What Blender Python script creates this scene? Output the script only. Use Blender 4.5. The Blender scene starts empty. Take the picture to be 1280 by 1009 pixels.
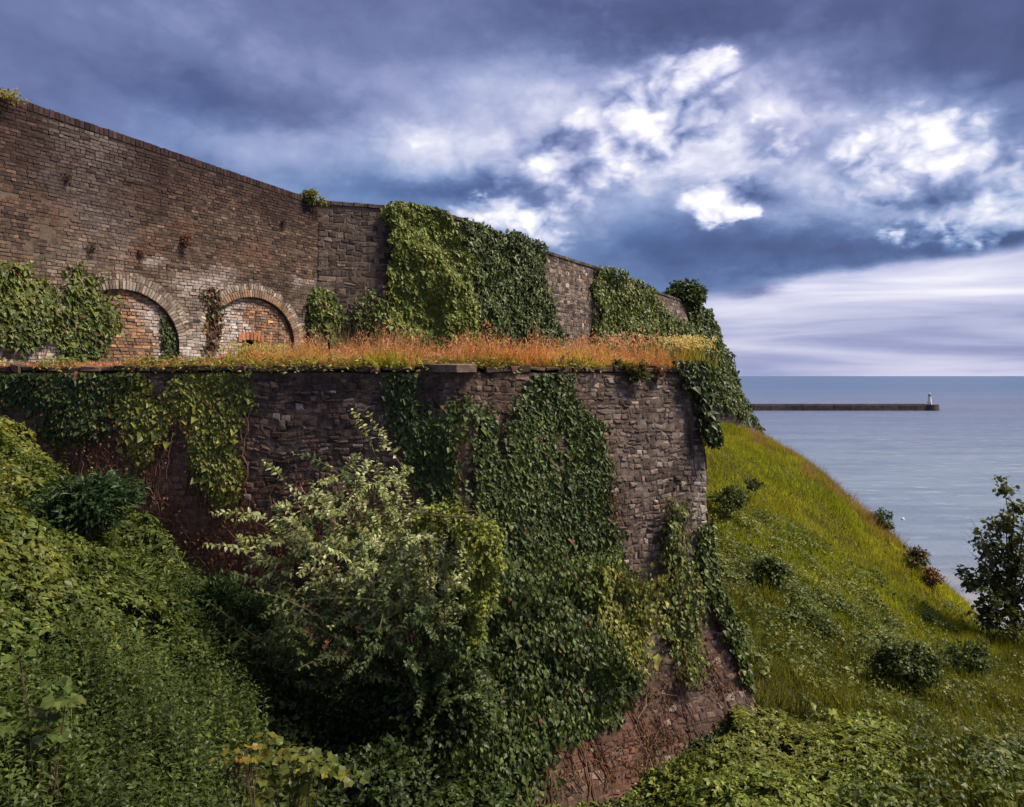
import bpy, math, random
import numpy as np
rng = np.random.default_rng(7)
random.seed(7)
R = math.radians
F = 930.0                      # focal length in photo pixels (photo 1280 wide), horizon row 470
SUN_EL, SUN_AZ = 52.0, 97.0    # degrees; azimuth clockwise from the view direction (+Y)

# ------------------------------------------------------------------ camera, world, sun, exposure
sc = bpy.context.scene
cam_d = bpy.data.cameras.new('camera'); cam = bpy.data.objects.new('camera', cam_d)
sc.collection.objects.link(cam); sc.camera = cam
cam_d.sensor_width = 36.0; cam_d.lens = 36.0 * F / 1280.0
cam.location = (0, 0, 0); cam.rotation_euler = (R(90), 0, 0)
cam_d.shift_y = -34.5 / 1280.0
cam_d.clip_start = 0.1; cam_d.clip_end = 400000
sc.view_settings.view_transform = 'Standard'; sc.view_settings.look = 'None'
sc.view_settings.gamma = 1.0; sc.view_settings.use_curve_mapping = False
sc.view_settings.exposure = 0.45
sc.cycles.max_bounces = 5; sc.cycles.diffuse_bounces = 2; sc.cycles.use_adaptive_sampling = True; sc.cycles.adaptive_threshold = .02; sc.cycles.glossy_bounces = 2
sc.cycles.transmission_bounces = 3; sc.cycles.transparent_max_bounces = 4
sc.cycles.use_denoising = True; sc.cycles.sample_clamp_indirect = 4.0

def lin(r, g, b, k=1.0):
    f = lambda c: (c / 12.92 if c <= .04045 else ((c + .055) / 1.055) ** 2.4)
    return (f(r / 255.) * k, f(g / 255.) * k, f(b / 255.) * k, 1.0)

class NT:
    """tiny node-expression helper"""
    def __init__(s, tree): s.t = tree; s.n = tree.nodes; s.l = tree.links
    def new(s, typ, **kw):
        n = s.n.new(typ)
        for k, v in kw.items(): setattr(n, k, v)
        return n
    def put(s, sock, v):
        if isinstance(v, bpy.types.NodeSocket): s.l.new(v, sock)
        elif v is not None: sock.default_value = v
    def m(s, op, a, b=None, c=None, clamp=False):
        n = s.new('ShaderNodeMath', operation=op, use_clamp=clamp)
        s.put(n.inputs[0], a); s.put(n.inputs[1], b)
        if c is not None: s.put(n.inputs[2], c)
        return n.outputs[0]
    def vm(s, op, a, b=None):
        n = s.new('ShaderNodeVectorMath', operation=op)
        s.put(n.inputs[0], a); s.put(n.inputs[1], b)
        return n.outputs[0]
    def noise(s, vec, scale, detail=4, rough=.5, lac=2.0, dist=0.0, out=0):
        n = s.new('ShaderNodeTexNoise'); s.put(n.inputs['Vector'], vec)
        n.inputs['Scale'].default_value = scale; n.inputs['Detail'].default_value = detail
        n.inputs['Roughness'].default_value = rough; n.inputs['Lacunarity'].default_value = lac
        n.inputs['Distortion'].default_value = dist
        return n.outputs[out]
    def ramp(s, fac, stops, interp='LINEAR'):
        n = s.new('ShaderNodeValToRGB'); n.color_ramp.interpolation = interp
        e = n.color_ramp.elements
        while len(e) < len(stops): e.new(.5)
        for el, (p, c) in zip(e, stops): el.position = p; el.color = c
        s.put(n.inputs[0], fac); return n.outputs[0]
    def mix(s, fac, a, b, blend='MIX'):
        n = s.new('ShaderNodeMix', data_type='RGBA', blend_type=blend)
        s.put(n.inputs[0], fac); s.put(n.inputs[6], a); s.put(n.inputs[7], b)
        return n.outputs[2]
    def sstep(s, x, a, b):
        n = s.new('ShaderNodeMapRange', interpolation_type='SMOOTHSTEP')
        s.put(n.inputs[0], x); n.inputs[1].default_value = a; n.inputs[2].default_value = b
        return n.outputs[0]

def build_world():
    w = bpy.data.worlds.new('World'); sc.world = w; w.use_nodes = True
    T = NT(w.node_tree); T.n.clear()
    out = T.new('ShaderNodeOutputWorld')
    sky = T.new('ShaderNodeTexSky', sky_type='NISHITA', sun_disc=False)
    sky.sun_elevation = R(SUN_EL); sky.sun_rotation = R(SUN_AZ)
    sky.air_density = 1.2; sky.dust_density = 1.5
    b1 = T.new('ShaderNodeBackground'); T.l.new(sky.outputs[0], b1.inputs[0]); b1.inputs[1].default_value = .1
    tc = T.new('ShaderNodeTexCoord')
    d0 = T.vm('NORMALIZE', tc.outputs['Generated'])
    # flatten the cloud texture towards the horizon
    mp = T.new('ShaderNodeMapping'); T.l.new(d0, mp.inputs[0]); mp.inputs['Scale'].default_value = (1, 1, 2.0)
    dv = mp.outputs[0]
    sp = T.new('ShaderNodeSeparateXYZ'); T.l.new(d0, sp.inputs[0])
    az0 = T.m('ARCTAN2', sp.outputs[0], sp.outputs[1])
    el0 = T.m('ARCSINE', sp.outputs[2])
    wn = T.noise(dv, 3.2, 3, .5, out=1); wf = T.noise(dv, 11, 7, .62, out=1)
    s1 = T.new('ShaderNodeSeparateColor'); T.l.new(wn, s1.inputs[0])
    s2 = T.new('ShaderNodeSeparateColor'); T.l.new(wf, s2.inputs[0])
    def warp(base, i, k1, k2):
        a = T.m('MULTIPLY_ADD', T.m('SUBTRACT', s1.outputs[i], .5), k1, base)
        return T.m('MULTIPLY_ADD', T.m('SUBTRACT', s2.outputs[i], .5), k2, a)
    az = warp(az0, 0, .09, .09); el = warp(el0, 1, .05, .07)
    azs = warp(az0, 0, .25, .12); els = warp(el0, 1, .012, .016)      # layered cloud: hardly any vertical warp
    def ae(u, v):
        a = math.atan((u - 640) / F); return a, math.atan((470 - v) / F * math.cos(a))
    def G(u, v, su, sv, A=None, E=None, rot=0.0):
        a, e = ae(u, v); A = A or az; E = E or el
        dx = T.m('SUBTRACT', A, a); dy = T.m('SUBTRACT', E, e)
        if rot:
            c, s = math.cos(rot), math.sin(rot)
            dx, dy = (T.m('MULTIPLY_ADD', dy, s, T.m('MULTIPLY', dx, c)), T.m('MULTIPLY_ADD', dx, -s, T.m('MULTIPLY', dy, c)))
        x = T.m('DIVIDE', dx, su / F); y = T.m('DIVIDE', dy, sv / F)
        q = T.m('ADD', T.m('MULTIPLY', x, x), T.m('MULTIPLY', y, y))
        return T.m('EXPONENT', T.m('MULTIPLY', q, -1.0))
    n1 = T.noise(dv, 2.3, 4, .5, dist=.5)
    def puffs(vec):                                                       # rounded heaps with dark creases
        r = None
        for sc_, k in ((5.6, .50), (13, .29), (28, .16), (60, .085)):
            n = T.noise(vec, sc_, 1.0, .4); b_ = T.m('MULTIPLY', T.m('ABSOLUTE', T.m('MULTIPLY_ADD', n, 2.0, -1.0)), k * 2.6)
            r = b_ if r is None else T.m('ADD', r, b_)
        return r
    mr = T.new('ShaderNodeMapping'); T.l.new(d0, mr.inputs[0]); mr.inputs['Scale'].default_value = (1, 1, 1.35)
    mw = T.vm('ADD', mr.outputs[0], T.vm('MULTIPLY', T.vm('SUBTRACT', wf, (.5, .5, .5)), (.035, .035, .035)))
    pf = puffs(mw); po = puffs(T.vm('ADD', mw, (.010, .0, .034)))
    rel = T.m('SUBTRACT', pf, po)                                        # lit towards the upper right
    def total(rows, start):
        for amp, u, v, su, sv, rot in rows: start = T.m('MULTIPLY_ADD', G(u, v, su, sv, rot=rot), amp, start)
        return start
    # where the heaped cloud breaks through
    Mb = total([(.95, 745, 185, 120, 50, .25), (.85, 815, 125, 65, 50, 0), (.2, 570, 180, 110, 22, 0), (.5, 890, 95, 60, 34, 0), (1.15, 903, 254, 40, 20, 0), (.8, 640, 268, 80, 18, 0), (.55, 985, 180, 90, 55, 0),
        (.8, 1170, 205, 90, 50, 0), (.8, 1255, 250, 80, 55, 0), (.5, 710, 300, 50, 14, 0)], 0.0)
    Mb = T.m('MINIMUM', Mb, 1.15)
    soft = T.m('MULTIPLY_ADD', T.m('MINIMUM', T.m('MULTIPLY', Mb, 2.5), 1.0), .7, .3)
    L = T.m('MULTIPLY_ADD', T.m('SUBTRACT', n1, .5), .62, .35)
    L = T.m('MULTIPLY_ADD', T.m('MULTIPLY', T.m('SUBTRACT', pf, .5), soft), .24, L)
    L = T.m('MULTIPLY_ADD', T.m('MULTIPLY', rel, soft), .20, L)
    L = total([(.10, 230, 40, 110, 34, 0), (.14, 335, 185, 90, 26, 0), (.16, 560, 175, 90, 24, 0), (.34, 690, 190, 230, 80, 0), (.42, 1200, 215, 170, 80, 0), (.40, 930, 170, 180, 85, 0), (.16, 720, 300, 90, 18, 0),
        (-.40, 1000, 318, 200, 28, -.1), (-.36, 1240, 302, 120, 24, -.12), (-.26, 1200, 75, 210, 60, -.1), (-.24, 900, 20, 340, 36, 0), (-.36, 600, 238, 130, 17, 0),
        (-.24, 905, 262, 85, 40, 0), (-.20, 1020, 185, 60, 24, 0), (-.16, 330, 130, 190, 22, 0)], L)
    k = T.sstep(T.m('MULTIPLY_ADD', T.m('SUBTRACT', pf, .5), .6, Mb), .30, .58)
    heapL = T.m('MULTIPLY_ADD', rel, .55, T.m('MULTIPLY_ADD', T.m('SUBTRACT', pf, .5), .36, T.m('MULTIPLY_ADD', Mb, .26, .43)))
    L = T.m('ADD', T.m('MULTIPLY', L, T.m('SUBTRACT', 1.0, k)), T.m('MULTIPLY', heapL, k))
    # low band of thin layered cloud under the heavy base
    base_el = T.m('MULTIPLY_ADD', T.m('SUBTRACT', azs, ae(900, 368)[0]), .115, ae(900, 368)[1])
    low = T.m('SUBTRACT', 1.0, T.sstep(T.m('SUBTRACT', els, base_el), -.008, .012))
    mp2 = T.new('ShaderNodeMapping'); T.l.new(d0, mp2.inputs[0]); mp2.inputs['Scale'].default_value = (1.0, 1.0, 11)
    n3 = T.noise(mp2.outputs[0], 2.6, 4, .5, dist=.4)
    Ls = T.m('MULTIPLY_ADD', T.m('SUBTRACT', n3, .5), .95, .68)
    Ls = T.m('MULTIPLY_ADD', G(960, 362, 45, 8, azs, els), -.5, Ls)
    Ls = T.m('MULTIPLY_ADD', G(1000, 450, 900, 16, azs, els), -.10, Ls)
    Lm = T.m('ADD', T.m('MULTIPLY', L, T.m('SUBTRACT', 1.0, low)), T.m('MULTIPLY', Ls, low))
    colA = T.ramp(Lm, [(0, lin(60, 62, 98)), (.2, lin(80, 84, 126)), (.38, lin(112, 116, 160)), (.56, lin(156, 158, 198)), (.74, lin(205, 203, 228)), (.9, lin(243, 240, 248)), (1, lin(254, 252, 255))])
    colB = T.ramp(Lm, [(0, lin(54, 72, 122)), (.2, lin(72, 98, 152)), (.38, lin(98, 130, 178)), (.56, lin(146, 168, 206)), (.74, lin(203, 210, 230)), (.9, lin(243, 242, 248)), (1, lin(254, 253, 255))])
    hue = T.sstep(T.m('MULTIPLY_ADD', T.m('SUBTRACT', s1.outputs[2], .5), .5, el0), .40, .12)
    hue = T.m('MULTIPLY', T.m('MULTIPLY_ADD', hue, .55, .2), T.m('SUBTRACT', 1.0, T.m('MULTIPLY', low, .75)))
    col = T.mix(hue, colA, colB)
    b2 = T.new('ShaderNodeBackground'); T.put(b2.inputs[0], col); b2.inputs[1].default_value = .83
    mx = T.new('ShaderNodeMixShader'); mx.inputs[0].default_value = .93
    T.l.new(b1.outputs[0], mx.inputs[1]); T.l.new(b2.outputs[0], mx.inputs[2]); T.l.new(mx.outputs[0], out.inputs[0])
    w.cycles.sampling_method = 'MANUAL'; w.cycles.sample_map_resolution = 512
build_world()

sun_d = bpy.data.lights.new('sun', 'SUN'); sun = bpy.data.objects.new('sun', sun_d); sc.collection.objects.link(sun)
sun_d.energy = 5.0; sun_d.angle = R(12); sun_d.color = (1.0, .86, .66)
sun.rotation_euler = (R(90 - SUN_EL), 0, R(180 - SUN_AZ))
sun.location = (20, 60, 80)

# ------------------------------------------------------------------ small numeric helpers
_tab = np.random.default_rng(3).random(65536)
def vnoise(p):
    p = np.asarray(p, float); i = np.floor(p).astype(np.int64); f = p - i; f = f * f * (3 - 2 * f)
    r = 0
    for dx in (0, 1):
        for dy in (0, 1):
            for dz in (0, 1):
                h = ((i[:, 0] + dx) * 73856093) ^ ((i[:, 1] + dy) * 19349663) ^ ((i[:, 2] + dz) * 83492791)
                h = (h ^ (h >> 13)) * 1274126177
                v = _tab[(h ^ (h >> 16)) & 65535]
                r = r + v * (f[:, 0] if dx else 1 - f[:, 0]) * (f[:, 1] if dy else 1 - f[:, 1]) * (f[:, 2] if dz else 1 - f[:, 2])
    return r
def fbm(p, o=3):
    p = np.asarray(p, float); a, s, t = .5, 0, 0
    for k in range(o): s = s + a * vnoise(p * 2 ** k + 17.3 * k); t += a; a *= .5
    return s / t
def fbm2(x, y, sc_=1.0, o=3, seed=0.0):
    return fbm(np.stack([x * sc_, y * sc_, np.full_like(x, seed)], -1), o)
def P(u, v, d): return np.array([(u - 640) / F * d, d, (470 - v) / F * d])
def proj(p): return 640 + F * p[:, 0] / p[:, 1], 470 - F * p[:, 2] / p[:, 1]
def inpoly(u, v, poly):
    poly = np.asarray(poly, float); r = np.zeros(len(u), bool); n = len(poly); j = n - 1
    for i in range(n):
        xi, yi = poly[i]; xj, yj = poly[j]
        c = ((yi > v) != (yj > v)) & (u < (xj - xi) * (v - yi) / ((yj - yi) if yj != yi else 1e-9) + xi)
        r ^= c; j = i
    return r
def nrmz(a): return a / np.maximum(np.linalg.norm(a, axis=-1, keepdims=True), 1e-9)

# ------------------------------------------------------------------ materials
MATS = {}
def mat(name, fn):
    if name in MATS: return MATS[name]
    m = bpy.data.materials.new(name); m.use_nodes = True; T = NT(m.node_tree); T.n.clear()
    o = T.new('ShaderNodeOutputMaterial'); sh = fn(T); T.l.new(sh, o.inputs[0]); MATS[name] = m
    return m
def principled(T, col, rough=.8, spec=.3, bump=None, bstr=.3, bdist=.02):
    b = T.new('ShaderNodeBsdfPrincipled'); T.put(b.inputs['Base Color'], col); T.put(b.inputs['Roughness'], rough)
    b.inputs['Specular IOR Level'].default_value = spec
    if bump is not None:
        n = T.new('ShaderNodeBump'); n.inputs['Strength'].default_value = bstr; n.inputs['Distance'].default_value = bdist
        T.put(n.inputs['Height'], bump); T.l.new(n.outputs[0], b.inputs['Normal'])
    return b.outputs[0]
def colattr(T): return T.new('ShaderNodeAttribute', attribute_name='Col').outputs[0]
def wpos(T): return T.new('ShaderNodeNewGeometry').outputs['Position']

def f_leaf(rough, spec, tr, gain=1.25):
    def fn(T):
        c = colattr(T); n = T.noise(wpos(T), 22, 2)
        c2 = T.mix(1.0, c, T.ramp(n, [(.3, (.75, .75, .75, 1)), (.7, (1.15, 1.15, 1.15, 1))]), 'MULTIPLY')
        p = principled(T, c2, rough, spec)
        t = T.new('ShaderNodeBsdfTranslucent'); T.put(t.inputs[0], T.mix(1.0, c2, (gain * 1.1, gain, gain * .5, 1), 'MULTIPLY'))
        mx = T.new('ShaderNodeMixShader'); mx.inputs[0].default_value = tr
        T.l.new(p, mx.inputs[1]); T.l.new(t.outputs[0], mx.inputs[2]); return mx.outputs[0]
    return fn
M_leaf = mat('leaf', f_leaf(.45, .32, .34))
M_ivy = mat('ivy_leaf', f_leaf(.46, .32, .22))
M_grass = mat('grass_blade', f_leaf(.75, .15, .42))
M_bark = mat('bark', lambda T: principled(T, colattr(T), .9, .1, T.noise(wpos(T), 40, 4), .6, .01))
def f_stone(T):
    c = colattr(T); p = wpos(T)
    n = T.noise(p, 9, 6, .62); n2 = T.noise(p, 55, 4, .6); n3 = T.noise(p, 1.3, 5, .55)
    c = T.mix(1.0, c, T.ramp(n, [(.28, (.45, .43, .42, 1)), (.5, (1, 1, 1, 1)), (.75, (1.5, 1.48, 1.45, 1))]), 'MULTIPLY')
    c = T.mix(T.m('MULTIPLY', T.sstep(n3, .5, .68), .55), c, (.035, .03, .028, 1))        # black lichen film
    c = T.mix(T.m('MULTIPLY', T.sstep(n2, .66, .74), .6), c, (.42, .39, .36, 1))           # pale flecks of lime and lichen
    ms = T.new('ShaderNodeMapping'); T.l.new(p, ms.inputs[0]); ms.inputs['Scale'].default_value = (2.6, 2.6, .22)
    n5 = T.noise(ms.outputs[0], 1.0, 5, .6); n6 = T.noise(ms.outputs[0], 2.3, 4, .6)
    c = T.mix(T.m('MULTIPLY', T.sstep(n5, .52, .70), .6), c, (.022, .018, .017, 1))          # damp runs
    c = T.mix(T.m('MULTIPLY', T.sstep(n6, .64, .76), .32), c, (.40, .37, .34, 1))            # lime runs
    h = T.m('MULTIPLY_ADD', n2, .5, n)
    return principled(T, c, .92, .15, h, .75, .03)
M_stone = mat('rubble_stone', f_stone)
def f_brick(T):
    c = colattr(T); p = wpos(T)
    n = T.noise(p, 16, 5, .6); n2 = T.noise(p, 70, 3, .6)
    c = T.mix(1.0, c, T.ramp(n, [(.28, (.55, .53, .52, 1)), (.5, (1, 1, 1, 1)), (.75, (1.35, 1.33, 1.3, 1))]), 'MULTIPLY')
    c = T.mix(T.m('MULTIPLY', T.sstep(n2, .68, .76), .5), c, (.45, .42, .40, 1))
    ms = T.new('ShaderNodeMapping'); T.l.new(p, ms.inputs[0]); ms.inputs['Scale'].default_value = (2.6, 2.6, .22)
    n5 = T.noise(ms.outputs[0], 1.0, 5, .6); n6 = T.noise(ms.outputs[0], 2.3, 4, .6)
    c = T.mix(T.m('MULTIPLY', T.sstep(n5, .52, .70), .45), c, (.022, .018, .017, 1))          # damp runs
    c = T.mix(T.m('MULTIPLY', T.sstep(n6, .64, .76), .22), c, (.40, .37, .34, 1))            # lime runs
    return principled(T, c, .92, .12, T.m('MULTIPLY_ADD', n2, .5, n), .6, .015)
M_brick = mat('weathered_brick', f_brick)
def f_mortar(T):
    c = colattr(T); p = wpos(T); n = T.noise(p, 6, 6, .65); n2 = T.noise(p, 60, 3)
    c = T.mix(1.0, c, T.ramp(n, [(.3, (.45, .43, .42, 1)), (.7, (1.3, 1.28, 1.25, 1))]), 'MULTIPLY')
    return principled(T, c, .95, .1, T.m('ADD', n, n2), .6, .02)
M_mortar = mat('lime_mortar', f_mortar)
def f_soil(T):
    p = wpos(T); n = T.noise(p, 1.7, 6, .6); n2 = T.noise(p, 14, 4)
    c = T.ramp(n, [(.3, (.018, .02, .008, 1)), (.55, (.035, .038, .012, 1)), (.75, (.06, .05, .02, 1))])
    return principled(T, c, .95, .1, T.m('ADD', n, n2), .8, .05)
M_soil = mat('overgrown_soil', f_soil)

def link(o): sc.collection.objects.link(o); return o
def mesh(name, V, F_, C=None, m=None, parent=None, base=None, center=False, smooth=False, kind=None):
    """V (n,3), F_ (k,3|4) or list of such, C (n,3|4) colours"""
    V = np.asarray(V, np.float64); Fs = [np.asarray(f, np.int32) for f in (F_ if isinstance(F_, list) else [F_]) if len(f)]
    base = np.zeros(3) if base is None else np.asarray(base, float)
    loc = V.mean(0) - base if center else np.zeros(3)
    me = bpy.data.meshes.new(name)
    me.vertices.add(len(V)); me.vertices.foreach_set('co', (V - base - loc).astype(np.float32).ravel())
    loops = np.concatenate([f.ravel() for f in Fs]); tot = np.concatenate([np.full(len(f), f.shape[1], np.int32) for f in Fs])
    st = np.concatenate([[0], np.cumsum(tot)[:-1]]).astype(np.int32)
    me.loops.add(len(loops)); me.loops.foreach_set('vertex_index', loops)
    me.polygons.add(len(tot)); me.polygons.foreach_set('loop_start', st); me.polygons.foreach_set('loop_total', tot)
    me.polygons.foreach_set('use_smooth', np.full(len(tot), smooth))
    if C is not None:
        C = np.asarray(C, float)
        if C.shape[1] == 3: C = np.concatenate([C, np.ones((len(C), 1))], 1)
        a = me.color_attributes.new('Col', 'FLOAT_COLOR', 'POINT'); a.data.foreach_set('color', C.astype(np.float32).ravel())
    if m: me.materials.append(m)
    me.update(calc_edges=True); me.validate()
    o = link(bpy.data.objects.new(name, me)); o.location = loc
    if parent: o.parent = parent
    if kind: o['kind'] = kind
    return o
def thing(name, label, cat, base=(0, 0, 0), group=None):
    o = link(bpy.data.objects.new(name, None)); o.location = base; o.empty_display_size = .3
    o['label'] = label; o['category'] = cat
    if group: o['group'] = group
    return o
class Acc:
    """accumulates triangles/quads into one mesh"""
    def __init__(s): s.V = []; s.T = []; s.Q = []; s.C = []; s.n = 0
    def add(s, V, C, T=None, Q=None):
        V = np.asarray(V, float)
        C = np.asarray(C, float)
        if C.ndim == 1: C = np.tile(C[:3], (len(V), 1))
        s.V.append(V); s.C.append(C[:, :3])
        if T is not None and len(T): s.T.append(np.asarray(T) + s.n)
        if Q is not None and len(Q): s.Q.append(np.asarray(Q) + s.n)
        s.n += len(V)
    def build(s, name, m, parent=None, base=None, **kw):
        if not s.V: return None
        fs = ([np.concatenate(s.T)] if s.T else []) + ([np.concatenate(s.Q)] if s.Q else [])
        return mesh(name, np.concatenate(s.V), fs, np.concatenate(s.C), m, parent, base, **kw)
def tube(acc, pts, rad, col, k=5):
    pts = np.asarray(pts, float); n = len(pts); rad = np.broadcast_to(np.asarray(rad, float), (n,))
    t = nrmz(np.gradient(pts, axis=0)); up = np.array([.31, .17, .93]); a = nrmz(np.cross(t, up)); b = np.cross(t, a)
    th = np.arange(k) / k * 2 * np.pi
    V = pts[:, None, :] + rad[:, None, None] * (np.cos(th)[None, :, None] * a[:, None, :] + np.sin(th)[None, :, None] * b[:, None, :])
    i = np.arange(n - 1)[:, None] * k; j = np.arange(k)[None, :]; j2 = (j + 1) % k
    Q = np.stack([i + j, i + j2, i + k + j2, i + k + j], -1).reshape(-1, 4)
    acc.add(V.reshape(-1, 3), col, Q=Q)

# leaf templates: x side, y towards the tip, z out of the blade; unit length
T_IVY = (np.array([[0, 0, 0], [-.5, .1, .07], [-.3, .5, .03], [0, 1, -.1], [.3, .5, .03], [.5, .1, .07], [0, .4, -.05]]),
         np.array([[0, 6, 1], [1, 6, 2], [2, 6, 3], [3, 6, 4], [4, 6, 5], [5, 6, 0]]))
T_OVAL = (np.array([[0, 0, 0], [-.33, .42, .07], [0, 1, -.1], [.33, .42, .07], [0, .5, 0]]),
          np.array([[0, 4, 1], [1, 4, 2], [2, 4, 3], [3, 4, 0]]))
T_OVAL2 = (np.array([[0, 0, 0], [-.33, .45, .06], [0, 1, -.08], [.33, .45, .06]]), np.array([[0, 2, 1], [0, 3, 2]]))
T_LANCE = (np.array([[0, 0, 0], [-.15, .35, .04], [-.1, .7, 0], [0, 1, -.16], [.1, .7, 0], [.15, .35, .04], [0, .4, 0]]),
           np.array([[0, 6, 1], [1, 6, 2], [2, 6, 3], [3, 6, 4], [4, 6, 5], [5, 6, 0]]))
T_MAPLE = (np.array([[0, 0, 0], [-.25, -.04, .02], [-.52, .1, .08], [-.47, .32, .06], [-.52, .62, .07], [-.27, .72, .03], [0, 1, -.14], [.27, .72, .03], [.52, .62, .07], [.47, .32, .06], [.52, .1, .08], [.25, -.04, .02], [0, .33, -.04]]),
           np.array([[i, 12, (i + 1) % 12] for i in range(12)])[:, ::-1])
T_BLADE = (np.array([[-.5, 0, 0], [.5, 0, 0], [.36, .55, .05], [-.36, .55, .05], [0, 1, .22]]), np.array([[0, 1, 2], [0, 2, 3], [3, 2, 4]]))

T_BLADE1 = (np.array([[-.5, 0, 0], [.5, 0, 0], [0, 1, .15]]), np.array([[0, 1, 2]]))

def leaves(acc, pos, nrm, tip, size, tmpl, col, width=None, shade=None):
    """one leaf per position: nrm ~ blade normal, tip ~ direction of the tip"""
    n = len(pos)
    if not n: return
    TV, TF = tmpl; tip = nrmz(tip); side = nrmz(np.cross(tip, nrm)); nr = np.cross(side, tip)
    size = np.broadcast_to(np.asarray(size, float), (n,)); w = size if width is None else np.broadcast_to(np.asarray(width, float), (n,))
    V = pos[:, None, :] + (w[:, None] * TV[None, :, 0])[..., None] * side[:, None, :] + (size[:, None] * TV[None, :, 1])[..., None] * tip[:, None, :] + (size[:, None] * TV[None, :, 2])[..., None] * nr[:, None, :]
    Fc = TF[None] + (np.arange(n) * len(TV))[:, None, None]
    col = np.asarray(col, float)
    if col.ndim == 1: col = np.tile(col[:3], (n, 1))
    C = np.repeat(col[:, None, :3], len(TV), 1)
    if shade is not None: C = C * 0 + shade(col, TV)
    acc.add(V.reshape(-1, 3), C.reshape(-1, 3), T=Fc.reshape(-1, 3))
def palette(n, cols, var=.22, w=None):
    cols = np.array([c[:3] for c in cols]); i = rng.choice(len(cols), n, p=w)
    j = rng.choice(len(cols), n, p=w); t = rng.random((n, 1)) * .5
    return (cols[i] * (1 - t) + cols[j] * t) * np.exp(rng.normal(0, var, (n, 1)))
def rv(n, k=1.0): return rng.normal(0, k, (n, 3))

# ------------------------------------------------------------------ walls
class Wall:
    def __init__(s, pts, ztop, zbot, off=None):
        s.P = np.array([p[:2] for p in pts], float); s.zt = np.array(ztop, float); s.zb = np.array(zbot, float) if np.ndim(zbot) else np.full(len(pts), float(zbot))
        d = np.diff(s.P, axis=0); L = np.linalg.norm(d, axis=1); s.S = np.concatenate([[0], np.cumsum(L)]); s.len = s.S[-1]
        nn = np.stack([d[:, 1], -d[:, 0]], 1) / L[:, None]
        s.m = np.zeros_like(s.P); s.m[0] = nn[0]; s.m[-1] = nn[-1]
        for i in range(1, len(s.P) - 1): s.m[i] = (nn[i - 1] + nn[i]) / (1 + nn[i - 1] @ nn[i])
        s.nn = nn; s.off = off or (lambda S, z: 0 * z)
    def pos(s, S, z, n=0.0):
        S = np.asarray(S, float); z = np.asarray(z, float); i = np.clip(np.searchsorted(s.S, S, 'right') - 1, 0, len(s.P) - 2)
        t = (S - s.S[i]) / (s.S[i + 1] - s.S[i]); o = s.off(S, z) + n
        A = s.P[i] + s.m[i] * o[:, None]; B = s.P[i + 1] + s.m[i + 1] * o[:, None]
        q = A * (1 - t[:, None]) + B * t[:, None]
        return np.concatenate([q, z[:, None]], 1)
    def top(s, S): return np.interp(S, s.S, s.zt)
    def bot(s, S): return np.interp(S, s.S, s.zb)
    def normal(s, S, z):
        e = .02; a = s.pos(S + e, z) - s.pos(S - e, z); b = s.pos(S, z + e) - s.pos(S, z - e); return nrmz(np.cross(a, b))
    def s_of_u(s, u, z=0.0):
        S = np.linspace(0, s.len, 6000); uu, _ = proj(s.pos(S, np.full(6000, z))); return S[np.argmin(np.abs(uu - u))]
    def d_of_s(s, S): return s.pos(np.array([S]), np.array([0.0]))[0, 1]
def core_mesh(w, name, parent, base, step, col, mask=None, back=1.1, s0=0.0, s1=None, n=0.0, zlo=None):
    s1 = w.len if s1 is None else s1
    ns = max(2, int((s1 - s0) / step)); S = np.linspace(s0, s1, ns + 1); zb, zt = w.bot(S), w.top(S)
    nz = max(2, int((zt.max() - zb.min()) / step)); t = np.linspace(0, 1, nz + 1)
    SS = np.repeat(S[:, None], nz + 1, 1); ZZ = zb[:, None] * (1 - t) + zt[:, None] * t
    V = w.pos(SS.ravel(), ZZ.ravel(), np.full(SS.size, n)); k = nz + 1
    i = np.arange(ns)[:, None] * k + np.arange(nz)[None]; Q = np.stack([i, i + k, i + k + 1, i + 1], -1).reshape(-1, 4)
    if mask is not None:
        cs = SS.ravel()[Q].mean(1); cz = ZZ.ravel()[Q].mean(1); Q = Q[~mask(cs, cz)]
    C = col(SS.ravel(), ZZ.ravel()) if callable(col) else np.tile(np.array(col[:3]), (len(V), 1))
    V2 = []; 
    if back:
        T0 = w.pos(S, zt, np.full(len(S), n)); T1 = w.pos(S, zt, np.full(len(S), n - back)); B1 = w.pos(S, zb, np.full(len(S), n - back))
        o = len(V); m_ = len(S); V = np.concatenate([V, T0, T1, B1]); C = np.concatenate([C, np.tile(C.mean(0), (3 * m_, 1))])
        a = np.arange(m_ - 1) + o
        Q = np.concatenate([Q, np.stack([a, a + 1, a + 1 + m_, a + m_], -1), np.stack([a + m_, a + 1 + m_, a + 1 + 2 * m_, a + 2 * m_], -1)])
    return mesh(name, V, Q, C, M_mortar, parent, base)
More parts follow.
